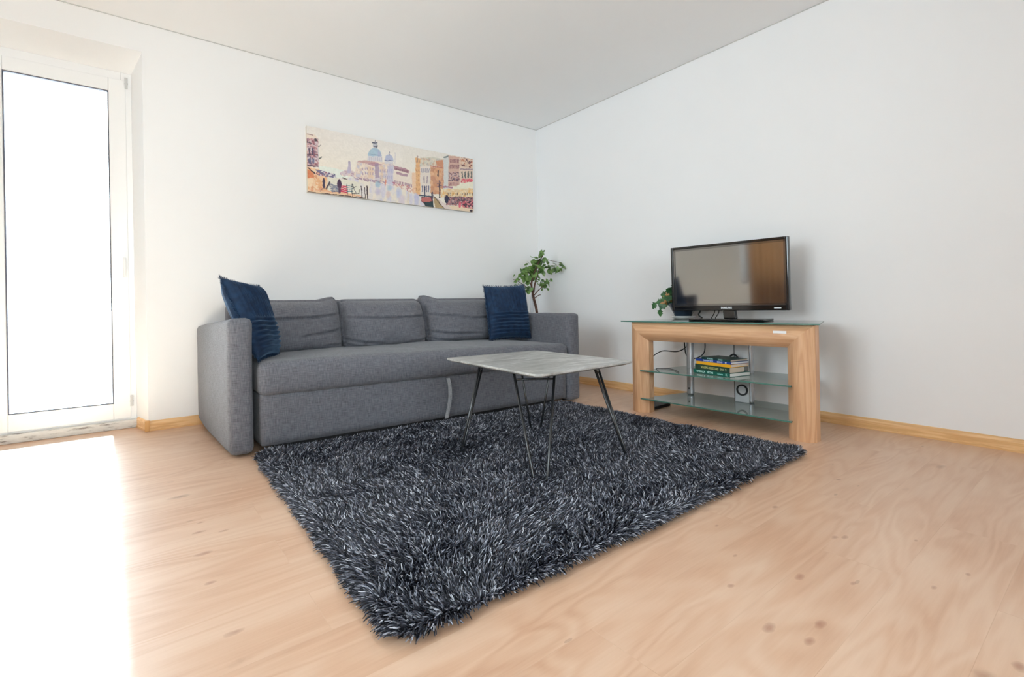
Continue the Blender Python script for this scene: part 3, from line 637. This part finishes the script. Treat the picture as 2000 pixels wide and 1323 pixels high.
MB().lathe([(0, .001), (.075, .001), (.085, .02), (.108, .20), (.114, .205), (.112, .215), (.10, .213), (.098, .19), (0, .19)], 40).build('pot', mat('terracotta_pot', (.42, .18, .10), .7), pl, smooth=True)
MB().lathe([(0, .196), (.099, .194)], 32).build('soil', mat('soil', (.035, .022, .015), .95), pl)
PB = PO+Vector((0, 0, PZ))
def sketch(u, v, y):     # branch drawing on a 1050 x 550 centred sketch grid (about 5-6 mm a step), y = depth in the room
    a, b, c = u-1050, v-550, y+.35
    x = -.32236+.0064947*a-.00011614*b+.87248*c+.0018371*a*c+5.53e-6*a*a
    z = .9820+.00010152*a-.0049052*b+.062653*c-.0013875*b*c-4.18e-6*a*b
    return Vector((x, y, z))-PB
rb = random.Random(11)
br_ = MB(); tip_pts = []
def branch(pts, r0, r1):
    c = curve_pts(pts, 6); n = len(c); br_.tube(c, [r0+(r1-r0)*i/(n-1) for i in range(n)], 8); return c
T0 = sketch(1052, 640, -.33); 
tr_ = branch([T0+Vector((0, 0, -.01)), sketch(1048, 606, -.33), sketch(1043, 585, -.34), sketch(1040, 570, -.34)], .014, .011)
B1 = branch([sketch(1041, 575, -.34), sketch(1038, 555, -.36), sketch(1043, 535, -.37), sketch(1051, 515, -.38), sketch(1060, 500, -.40)], .011, .004)
B2 = branch([sketch(1042, 572, -.34), sketch(1045, 553, -.32), sketch(1050, 538, -.30), sketch(1052, 526, -.28)], .009, .004)
B3 = branch([sketch(1060, 505, -.40), sketch(1075, 509, -.38), sketch(1088, 512, -.37), sketch(1100, 515, -.37)], .003, .0015)
B4 = branch([sketch(1042, 578, -.34), sketch(1053, 566, -.33), sketch(1063, 558, -.31)], .006, .003)
B5 = branch([sketch(1040, 572, -.34), sketch(1028, 561, -.37), sketch(1014, 551, -.40), sketch(1002, 546, -.42)], .005, .002)
B6 = branch([sketch(1039, 560, -.36), sketch(1030, 545, -.34), sketch(1024, 532, -.33)], .006, .003)
B7 = branch([sketch(1045, 582, -.33), sketch(1052, 577, -.31), sketch(1056, 576, -.3)], .0045, .0035)
br_.build('trunk', M_bark, pl, smooth=True)
lf = MB()
def sprig(u, v, y, n, spread, L=.060):
    for _ in range(n):
        p = sketch(u+rb.gauss(0, spread), v+rb.gauss(0, spread), y+rb.gauss(0, .03))
        if PB.x+p.x > -.03: p.x = -.05-PB.x
        d = Vector((rb.uniform(-1, 1), rb.uniform(-1, 1), rb.uniform(-1.1, .5))); nm = Vector((rb.uniform(-.6, .3), rb.uniform(-1, -.2), rb.uniform(.2, 1)))
        l_ = L*rb.uniform(.75, 1.2)
        leaf(lf, p, d, nm, l_, l_*.66, rb.uniform(0, .3))
sprig(1050, 515, -.37, 38, 7.5); sprig(1060, 502, -.39, 11, 4); sprig(1034, 532, -.35, 36, 7); sprig(1071, 520, -.38, 8, 3, .055); sprig(1045, 525, -.30, 16, 6); sprig(1028, 540, -.34, 14, 5)
sprig(1064, 556, -.31, 30, 5, .045); sprig(1032, 563, -.37, 8, 3); sprig(1031, 569, -.38, 3, 1.5, .06); sprig(1009, 549, -.41, 8, 4, .036); sprig(1063, 525, -.38, 7, 3.5)
sprig(1089, 520, -.37, 5, 2.2, .068); sprig(1100, 521, -.37, 7, 3, .068); sprig(1061, 494, -.40, 5, 3, .032); sprig(1024, 527, -.33, 5, 3)
sprig(1052, 548, -.32, 7, 5, .035)
lf.build('foliage', M_leafA, pl, smooth=True)
# slender white bottle stuck in the same pot
wb = MB().lathe([(.0, .0), (.003, .0), (.004, .05), (.017, .09), (.018, .17), (.012, .215), (.005, .250), (0, .254)], 24)
wb_o = wb.build('watering_spike', mat('white_translucent_plastic', (.80, .80, .82), .3), smooth=True, loc=tuple(PO+Vector((-.048, .045, PZ+.200-.02))))
wb_o.location = (-.345, -.285, .61); tag(wb_o, 'slender white pointed watering bottle stuck in the corner plant pot', 'bottle')
# plant behind the television
QO = Vector((-.140, -1.79, .6345)); sc_ = empty('saucer', QO); tag(sc_, 'white saucer under the dark plant pot on the glass top', 'saucer')
MB().lathe([(0, .0005), (.060, .0005), (.082, .012), (.088, .022), (.085, .022), (.078, .014), (.058, .006), (0, .006)], 48).build('dish', mat('white_glaze', (.80, .80, .78), .15), sc_, smooth=True)
p2 = empty('potted_holiday_cactus', QO+Vector((0, 0, .006))); tag(p2, 'leafy green houseplant in a dark pot, partly behind the television', 'plant')
MB().lathe([(0, .001), (.052, .001), (.062, .02), (.108, .108), (.112, .112), (.106, .114), (.096, .105), (0, .100)], 44).build('pot', mat('slate_blue_glaze', (.022, .04, .065), .22), p2, smooth=True)
MB().lathe([(0, .104), (.097, .1045)], 32).build('soil', D.materials['soil'], p2)
cf = MB(); fl = MB(); rc = random.Random(4)
def seg_chain(a, dirs, L, Wd, m=cf):
    p = Vector(a)
    for d in dirs:
        d = Vector(d).normalized(); nm = Vector((-.9, rc.uniform(-.4, .1), rc.uniform(.1, .5)))
        leaf(m, p, d, nm, L, Wd, .12, lobed=True); p = p+d*L*.9
for k in range(34):
    q = rc.uniform(-.9, math.pi+.2); o2 = (math.cos(q)*rc.uniform(.03, .09)*.6, math.sin(q)*rc.uniform(.03, .09), .106)
    dd = Vector((math.cos(q)*.4, math.sin(q), rc.uniform(.7, 1.6))); n_ = rc.randint(2, 3)
    seg_chain(o2, [(dd.x, dd.y, dd.z-.6*i) for i in range(n_)], .055, .046)
for st_, ds, L_s in (((-.04, .085, .112), [(-.2, 1, .25), (-.15, 1, -.1), (-.1, .75, -1)], .062), ((-.05, .080, .112), [(-.3, .75, .1), (-.2, .30, -1), (0, .12, -1)], .058), ((-.03, .090, .112), [(-.1, 1, .6), (-.05, 1, .15)], .05),
                     ((-.05, .06, .11), [(-.3, .4, 1), (-.1, .2, 1)], .06), ((-.04, .03, .11), [(-.2, .1, 1), (-.1, .0, 1), (0, 0, 1)], .058), ((-.02, .01, .11), [(-.2, -.2, 1), (-.1, 0, 1), (0, .1, 1)], .058),
                     ((-.06, .06, .112), [(-.4, .55, .1), (-.2, .1, -1)], .052), ((-.05, .07, .11), [(-.2, .8, .9), (-.1, .8, .4)], .05)):
    seg_chain(st_, ds, L_s, L_s*.8)
cf.build('foliage', M_leafB, p2, smooth=True)
for k in range(12):
    p = Vector((-.075+rc.uniform(-.02, .01), .075+rc.uniform(-.03, .03), .13+rc.uniform(-.03, .055))); seg_chain(p, [(rc.uniform(-.6, 0), rc.uniform(-.2, .8), rc.uniform(-.5, .8))], .038, .022, fl)
tag(fl.build('young_leaves', m_leaf('pink_bronze_leaf', (.30, .20, .04), (.50, .28, .10), (.62, .30, .22)), p2, smooth=True), 'bronze-pink young leaf tips')
# ------------------------------------------------------------------ canvas print above the sofa
def build_canvas():
    X0, X1, Z0, Z1 = -2.328, -.829, 1.645, 2.146; NX, NZ = 520, 176
    dst = np.array([(112, 89), (1895, 448), (1915, 1020), (112, 806)], float); src = np.array([(0, 0), (1, 0), (1, 1), (0, 1)], float)
    A = []; B = []
    for (u, v), (x, y) in zip(src, dst): A += [[u, v, 1, 0, 0, 0, -u*x, -v*x], [0, 0, 0, u, v, 1, -u*y, -v*y]]; B += [x, y]
    h = np.linalg.solve(np.array(A), np.array(B)); U, Vv = np.meshgrid(np.linspace(0, 1, NX+1), np.linspace(0, 1, NZ+1))
    w = h[6]*U+h[7]*Vv+1; X = (h[0]*U+h[1]*Vv+h[2])/w; Y = (h[3]*U+h[4]*Vv+h[5])/w
    r = np.random.default_rng(5)
    def fld(fx, fy, seed, oct_=3):
        rr = np.random.default_rng(seed); out = np.zeros_like(X)
        for o_ in range(oct_):
            nx, ny = int(fx*2**o_)+2, int(fy*2**o_)+2; g = rr.uniform(-1, 1, (ny+1, nx+1))
            gx, gy = U*(nx-1), Vv*(ny-1); i, j = gx.astype(int), gy.astype(int); a, b_ = gx-i, gy-j; a = a*a*(3-2*a); b_ = b_*b_*(3-2*b_)
            out += (g[j, i]*(1-a)*(1-b_)+g[j, i+1]*a*(1-b_)+g[j+1, i]*(1-a)*b_+g[j+1, i+1]*a*b_)/1.6**o_
        return out
    I = np.zeros(X.shape+(3,))
    def put(mask, c, a=1.): a = np.asarray(mask, float)*a; I[:] = I*(1-a[..., None])+np.array(c, float)*a[..., None]
    wob = 3.5*fld(60, 20, 1); wob2 = 3.5*fld(60, 20, 2); x, y = X+wob, Y+wob2
    def poly(pts, c, a=1., xx=None, yy=None):
        xx = x if xx is None else xx; yy = y if yy is None else yy; m = np.zeros(X.shape, bool); n = len(pts); j = n-1
        for i in range(n):
            (xi, yi), (xj, yj) = pts[i], pts[j]
            if yi != yj: m ^= ((yi > yy) != (yj > yy)) & (xx < (xj-xi)*(yy-yi)/(yj-yi)+xi)
            j = i
        put(m, c, a); return m
    def ell(cx, cy, rx, ry, c, a=1., half=0):
        m = ((x-cx)/rx)**2+((y-cy)/ry)**2 < 1
        if half: m &= y < cy
        put(m, c, a)
    def line(x0, y0, x1, y1, wd, c, a=1.):
        t = np.clip(((x-x0)*(x1-x0)+(y-y0)*(y1-y0))/((x1-x0)**2+(y1-y0)**2+1e-9), 0, 1); put(np.hypot(x-x0-t*(x1-x0), y-y0-t*(y1-y0)) < wd, c, a)
    def blotch(pts, cols, f=70, th=.35, a=.8, seed=9):
        m = poly(pts, (0, 0, 0), 0.)
        for k, c in enumerate(cols): put(m & (fld(f, f*.35, seed+k*13) > th), c, a)
    def windows(x0, x1, y0, y1, nx, ny, c, w_=7, h_=16, sl=0., a=.8):
        for i in range(nx):
            for j in range(ny):
                cx = x0+(x1-x0)*(i+.5)/nx; cy = y0+(y1-y0)*(j+.5)/ny+sl*(cx-x0); put((abs(x-cx) < w_) & (abs(y-cy) < h_), c, a)
    sk_ = np.clip((Y-90-.16*(X-112))/430, 0, 1)[..., None]
    I[:] = np.array((234, 228, 221))*(1-sk_)+np.array((241, 232, 216))*sk_; I += (fld(8, 4, 3)*2.5)[..., None]
    put(x > 1150, (226, 220, 205), .25)
    # far lagoon and skyline
    poly([(235, 520), (480, 560), (640, 600), (640, 680), (235, 640)], (232, 238, 226)); poly([(470, 590), (560, 560), (650, 590), (660, 650), (470, 620)], (214, 196, 200))
    poly([(545, 600), (560, 480), (572, 470), (582, 480), (592, 600)], (190, 178, 198)); line(568, 470, 568, 500, 4, (150, 140, 160))
    blotch([(470, 580), (650, 580), (650, 660), (470, 625)], [(180, 140, 155), (235, 215, 195)], 90, .4)
    # church
    poly([(655, 475), (790, 470), (945, 480), (1050, 500), (1050, 720), (840, 690), (620, 650)], (232, 214, 198))
    blotch([(655, 475), (1050, 490), (1050, 720), (640, 660)], [(214, 186, 176), (238, 226, 205), (196, 190, 205)], 60, .3, .7, 21)
    poly([(660, 470), (840, 455), (850, 500), (700, 492)], (190, 140, 138), .75); poly([(760, 500), (850, 480), (930, 510), (850, 530)], (176, 124, 138), .7)
    poly([(845, 500), (890, 500), (900, 650), (850, 650)], (150, 130, 158), .7); poly([(770, 530), (830, 530), (830, 660), (775, 655)], (228, 200, 170), .8); poly([(905, 520), (940, 520), (940, 690), (905, 680)], (222, 196, 168), .7)
    windows(700, 840, 530, 630, 5, 2, (170, 140, 160), 5, 14); windows(900, 1040, 540, 680, 6, 2, (160, 145, 175), 5, 18)
    ell(848, 420, 76, 92, (164, 190, 208), 1, 1); poly([(772, 418), (925, 418), (932, 480), (768, 470)], (214, 210, 212)); ell(830, 410, 50, 62, (168, 196, 208), .6, 1); poly([(880, 350), (915, 385), (924, 425), (880, 425)], (168, 170, 200), .7)
    for k in range(7): line(790+22*k, 430, 792+22*k, 465, 3, (180, 172, 190), .8)
    line(792, 395, 905, 410, 3, (110, 130, 160), .6); poly([(828, 280), (872, 280), (872, 330), (828, 330)], (190, 190, 196)); line(822, 270, 874, 274, 6, (84, 84, 100)); line(832, 310, 870, 314, 5, (100, 100, 116)); line(850, 250, 850, 282, 5, (120, 122, 136)); line(872, 300, 872, 328, 4, (60, 60, 70))
    ell(1001, 465, 46, 68, (178, 184, 208), 1, 1); poly([(955, 462), (1046, 466), (1046, 500), (958, 498)], (216, 212, 214)); line(958, 462, 1045, 468, 4, (100, 104, 140)); line(1000, 375, 1000, 405, 5, (140, 142, 160)); line(1066, 380, 1066, 500, 4, (205, 200, 205), .8)
    poly([(985, 520), (1050, 520), (1050, 730), (985, 720)], (186, 186, 214), .7)
    # low palaces to the right
    poly([(1050, 520), (1215, 560), (1255, 600), (1300, 620), (1340, 850), (1050, 740)], (234, 220, 206)); poly([(1050, 520), (1180, 545), (1220, 580), (1215, 600), (1060, 560)], (168, 122, 134), .85); poly([(1080, 585), (1200, 610), (1195, 640), (1085, 610)], (166, 130, 146), .85)
    windows(1055, 1250, 640, 740, 12, 1, (150, 110, 130), 5, 17, .25); blotch([(1040, 700), (1340, 760), (1340, 860), (1040, 740)], [(176, 84, 110), (210, 150, 130)], 110, .35, .75, 33)
    windows(1060, 1200, 545, 560, 16, 1, (120, 80, 96), 3, 10, .2)
    poly([(1250, 600), (1300, 590), (1345, 850), (1250, 800)], (234, 190, 150), .75)
    # water
    wt = poly([(235, 640), (420, 655), (620, 645), (840, 690), (1050, 735), (1340, 850), (1500, 1000), (1500, 1060), (700, 900), (235, 800)], (226, 219, 214)); n1 = fld(50, 6, 41)
    put(wt & (n1 > .3), (240, 228, 206), .6); put(wt & (n1 < -.45), (206, 202, 218), .7)
    blotch([(620, 640), (960, 690), (960, 720), (620, 665)], [(140, 100, 128), (160, 130, 150)], 160, .2, .8, 51)
    for cx, cy, rx, ry, c in ((880, 720, 26, 26, (130, 172, 198)), (880, 800, 30, 26, (196, 186, 206)), (1005, 760, 28, 22, (158, 186, 204)), (990, 830, 22, 30, (216, 186, 178)), (1110, 810, 30, 40, (178, 186, 216)), (1140, 890, 34, 40, (206, 190, 208)), (1300, 890, 24, 60, (170, 174, 214)), (965, 700, 8, 26, (220, 96, 70)), (1210, 860, 14, 50, (222, 204, 178))): [ell(cx, cy, rx*q_, ry*q_*1.3, c, .28) for q_ in (1.2, .95, .7)]
    # left house
    poly([(100, 175), (190, 190), (232, 235), (236, 540), (100, 530)], (172, 120, 124)); blotch([(100, 170), (236, 230), (236, 540), (100, 530)], [(96, 84, 112), (214, 170, 168), (140, 80, 92), (222, 214, 216)], 90, .25, .75, 61)
    poly([(100, 170), (200, 190), (232, 226), (100, 226)], (232, 216, 200)); line(110, 180, 180, 195, 4, (150, 120, 120)); line(100, 295, 232, 320, 5, (222, 190, 186)); line(100, 400, 232, 408, 6, (84, 62, 76)); line(100, 518, 236, 530, 6, (92, 72, 84)); line(110, 262, 190, 290, 4, (70, 62, 74)); windows(120, 190, 330, 400, 2, 1, (54, 50, 76), 8, 34); windows(120, 200, 440, 500, 2, 1, (80, 90, 124), 12, 28); put((abs(x-208) < 14) & (abs(y-245) < 16), (66, 58, 62))
    line(240, 300, 240, 590, 4, (214, 214, 210)); line(240, 315, 262, 300, 4, (110, 110, 104)); line(244, 445, 272, 425, 6, (96, 100, 92))
    # quay on the left
    poly([(100, 530), (240, 560), (300, 640), (420, 660), (700, 860), (100, 806)], (236, 198, 158)); blotch([(100, 530), (300, 600), (420, 800), (100, 800)], [(228, 160, 108), (246, 222, 186), (214, 132, 92)], 45, .3, .65, 71)
    poly([(110, 560), (180, 590), (190, 650), (110, 660)], (214, 112, 72), .8); line(120, 545, 200, 610, 6, (70, 56, 62)); blotch([(200, 560), (420, 610), (430, 670), (210, 620)], [(52, 62, 86), (150, 70, 92), (232, 226, 224), (96, 90, 130)], 120, .15, .85, 81)
    poly([(330, 640), (680, 700), (690, 840), (330, 790)], (228, 224, 206)); line(500, 650, 540, 665, 7, (100, 92, 84))
    for k in range(6): line(340+8*k, 715+17*k, 455+8*k, 745+12*k, 4.5, (84, 92, 124)); 
    for k in range(4): line(540, 735+22*k, 610, 728+24*k, 5, (80, 120, 140)); line(480, 742+20*k, 545, 752+20*k, 7, (206, 62, 88))
    line(600, 720, 640, 810, 4, (96, 94, 96)); line(610, 770, 640, 745, 4, (70, 70, 74)); line(600, 822, 668, 826, 5, (84, 78, 74)); line(668, 826, 678, 780, 4, (84, 78, 74))
    for a_, b_ in ((545, 850), (600, 856)): line(a_, 720, a_, b_, 3, (60, 56, 60))
    ell(290, 690, 13, 40, (72, 60, 80)); ell(290, 730, 15, 36, (72, 60, 80)); line(355, 700, 318, 775, 9, (84, 72, 80)); line(320, 770, 270, 775, 4, (110, 96, 100), .6); line(275, 770, 252, 800, 5, (130, 90, 96), .8)
    ell(462, 720, 24, 50, (70, 48, 74)); ell(462, 680, 12, 16, (70, 48, 74)); poly([(448, 755), (480, 755), (474, 825), (450, 825)], (90, 66, 88))
    line(100, 806, 740, 872, 6, (76, 58, 56)); line(120, 775, 700, 850, 4, (226, 160, 130), .7)
    for a_, w_ in ((700, 5), (738, 4), (762, 7)): line(a_, 742 if w_ != 4 else 762, a_+6, 878, w_, (66, 50, 52))
    # right palaces
    poly([(1285, 430), (1345, 440), (1345, 840), (1290, 810)], (228, 176, 124)); windows(1290, 1335, 450, 800, 2, 7, (176, 120, 88), 5, 14); line(1305, 415, 1305, 480, 5, (150, 120, 110), .7)
    poly([(1335, 430), (1480, 425), (1590, 450), (1590, 545), (1440, 520), (1335, 530)], (208, 204, 188)); blotch([(1335, 425), (1590, 450), (1590, 540), (1335, 530)], [(196, 150, 120), (178, 176, 174), (232, 214, 190)], 80, .3, .6, 91)
    poly([(1505, 465), (1590, 455), (1590, 545), (1515, 520)], (204, 140, 108)); poly([(1335, 530), (1445, 515), (1450, 850), (1340, 830)], (228, 216, 204)); windows(1345, 1440, 545, 600, 5, 1, (160, 152, 164), 6, 24); windows(1360, 1430, 620, 720, 2, 1, (150, 130, 140), 6, 40); windows(1350, 1440, 740, 800, 4, 1, (84, 84, 112), 6, 34); line(1388, 750, 1388, 850, 6, (56, 60, 84))
    poly([(1445, 530), (1592, 545), (1592, 830), (1450, 820)], (214, 160, 122)); blotch([(1445, 530), (1592, 545), (1592, 830), (1450, 820)], [(200, 134, 96), (226, 182, 142), (186, 128, 104)], 40, .35, .6, 101); line(1445, 520, 1592, 545, 5, (182, 108, 92)); windows(1515, 1545, 560, 640, 1, 1, (70, 60, 66), 8, 32)
    poly([(1585, 420), (1640, 410), (1645, 800), (1590, 790)], (212, 212, 208)); line(1590, 430, 1640, 415, 8, (110, 124, 124)); poly([(1640, 410), (1760, 425), (1760, 740), (1640, 740)], (206, 168, 152)); windows(1650, 1755, 440, 560, 8, 2, (122, 78, 88), 4, 22); blotch([(1640, 590), (1760, 590), (1760, 690), (1640, 680)], [(120, 62, 72), (86, 74, 96), (206, 176, 170)], 120, .15, .85, 111); windows(1650, 1750, 690, 740, 6, 1, (140, 90, 100), 4, 18); line(1590, 745, 1680, 755, 10, (150, 92, 124), .8)
    poly([(1755, 430), (1910, 445), (1915, 700), (1755, 700)], (224, 200, 180)); blotch([(1760, 430), (1910, 440), (1910, 550), (1760, 520)], [(186, 96, 66), (96, 60, 68), (226, 196, 170)], 90, .1, .85, 121); windows(1770, 1900, 585, 650, 4, 1, (62, 70, 74), 8, 36); line(1770, 555, 1895, 560, 6, (130, 104, 124), .8); blotch([(1775, 660), (1915, 660), (1915, 705), (1775, 700)], [(196, 48, 78), (226, 96, 110)], 120, -.1, .9, 131)
    poly([(1670, 770), (1790, 705), (1915, 690), (1915, 740), (1800, 770)], (232, 228, 204)); poly([(1560, 775), (1680, 770), (1915, 760), (1915, 880), (1560, 860)], (226, 200, 160)); windows(1600, 1910, 800, 850, 12, 1, (96, 70, 62), 6, 16); blotch([(1560, 770), (1915, 760), (1915, 870), (1560, 860)], [(236, 176, 96), (240, 226, 190)], 60, .3, .7, 141)
    poly([(1600, 850), (1915, 860), (1920, 930), (1620, 940)], (150, 120, 130)); blotch([(1600, 845), (1915, 855), (1920, 960), (1620, 945)], [(36, 34, 48), (226, 190, 180), (60, 50, 66), (170, 110, 110)], 150, .0, .85, 151)
    ell(1625, 880, 22, 46, (44, 44, 66)); poly([(1590, 960), (1760, 950), (1920, 985), (1920, 1030), (1700, 1010)], (232, 208, 178)); ell(1768, 940, 14, 36, (220, 92, 112)); blotch([(1790, 900), (1915, 900), (1915, 985), (1800, 970)], [(214, 74, 96), (238, 140, 142), (60, 46, 56)], 100, .0, .9, 161)
    poly([(1490, 850), (1530, 870), (1700, 1000), (1640, 1010), (1500, 900)], (222, 206, 198)); poly([(1485, 860), (1540, 890), (1590, 980), (1500, 970)], (172, 146, 104)); line(1495, 856, 1600, 985, 5, (96, 80, 66)); line(1545, 690, 1550, 865, 6, (54, 44, 54))
    for a_, b_ in ((1530, 710), (1560, 705), (1545, 685), (1532, 745), (1562, 735)): ell(a_, b_, 9, 9, (120, 96, 110)); 
    poly([(1350, 855), (1480, 860), (1480, 960), (1400, 960), (1350, 900)], (120, 62, 66)); ell(1410, 885, 60, 28, (206, 112, 104), .8); poly([(1370, 915), (1480, 905), (1485, 970), (1400, 962)], (34, 52, 58)); line(1330, 840, 1470, 855, 6, (48, 62, 80)); ell(1470, 850, 12, 50, (64, 58, 76), .8); ell(1890, 1005, 16, 12, (52, 40, 52))
    I[:] = I+(fld(120, 50, 171)*4)[..., None]; I[:] = I*.88+np.array((233, 222, 218))*.12
    L = np.clip(I/255, 0, 1); L = np.where(L <= .04045, L/12.92, ((L+.055)/1.055)**2.4)
    xs = X0+(X1-X0)*U; zs = Z1-(Z1-Z0)*Vv; O = Vector(((X0+X1)/2, 0, Z0)); V = np.stack([xs-O.x, np.full_like(xs, -.030), zs-O.z], -1).reshape(-1, 3)
    idx = np.arange((NX+1)*(NZ+1)).reshape(NZ+1, NX+1); Q = np.stack([idx[:-1, :-1], idx[1:, :-1], idx[1:, 1:], idx[:-1, 1:]], -1).reshape(-1, 4)
    me = D.meshes.new('printed_face'); me.vertices.add(len(V)); me.vertices.foreach_set('co', V.astype(np.float32).ravel()); me.loops.add(Q.size); me.loops.foreach_set('vertex_index', Q.ravel().astype(np.int32)); me.polygons.add(len(Q)); me.polygons.foreach_set('loop_start', np.arange(0, Q.size, 4, dtype=np.int32)); me.update(calc_edges=True)
    at = me.color_attributes.new('Col', 'FLOAT_COLOR', 'POINT'); at.data.foreach_set('color', np.concatenate([L.reshape(-1, 3), np.ones((len(V), 1))], 1).astype(np.float32).ravel())
    m = mat('canvas_print', rough=.75, spec=.2); n = NT(m); a = n.n('ShaderNodeVertexColor'); a.layer_name = 'Col'; n.base(a.outputs[0])
    cv = empty('canvas_print', O); tag(cv, 'wide canvas print of a canal city with domes, hung above the sofa', 'picture')
    fin('printed_face', me, m, cv)
    MB().box(X0-O.x, X1-O.x, -.0295, -.002, 0, Z1-Z0).build('stretched_edge', mat('canvas_side', (.62, .56, .48), .8), cv)
build_canvas()
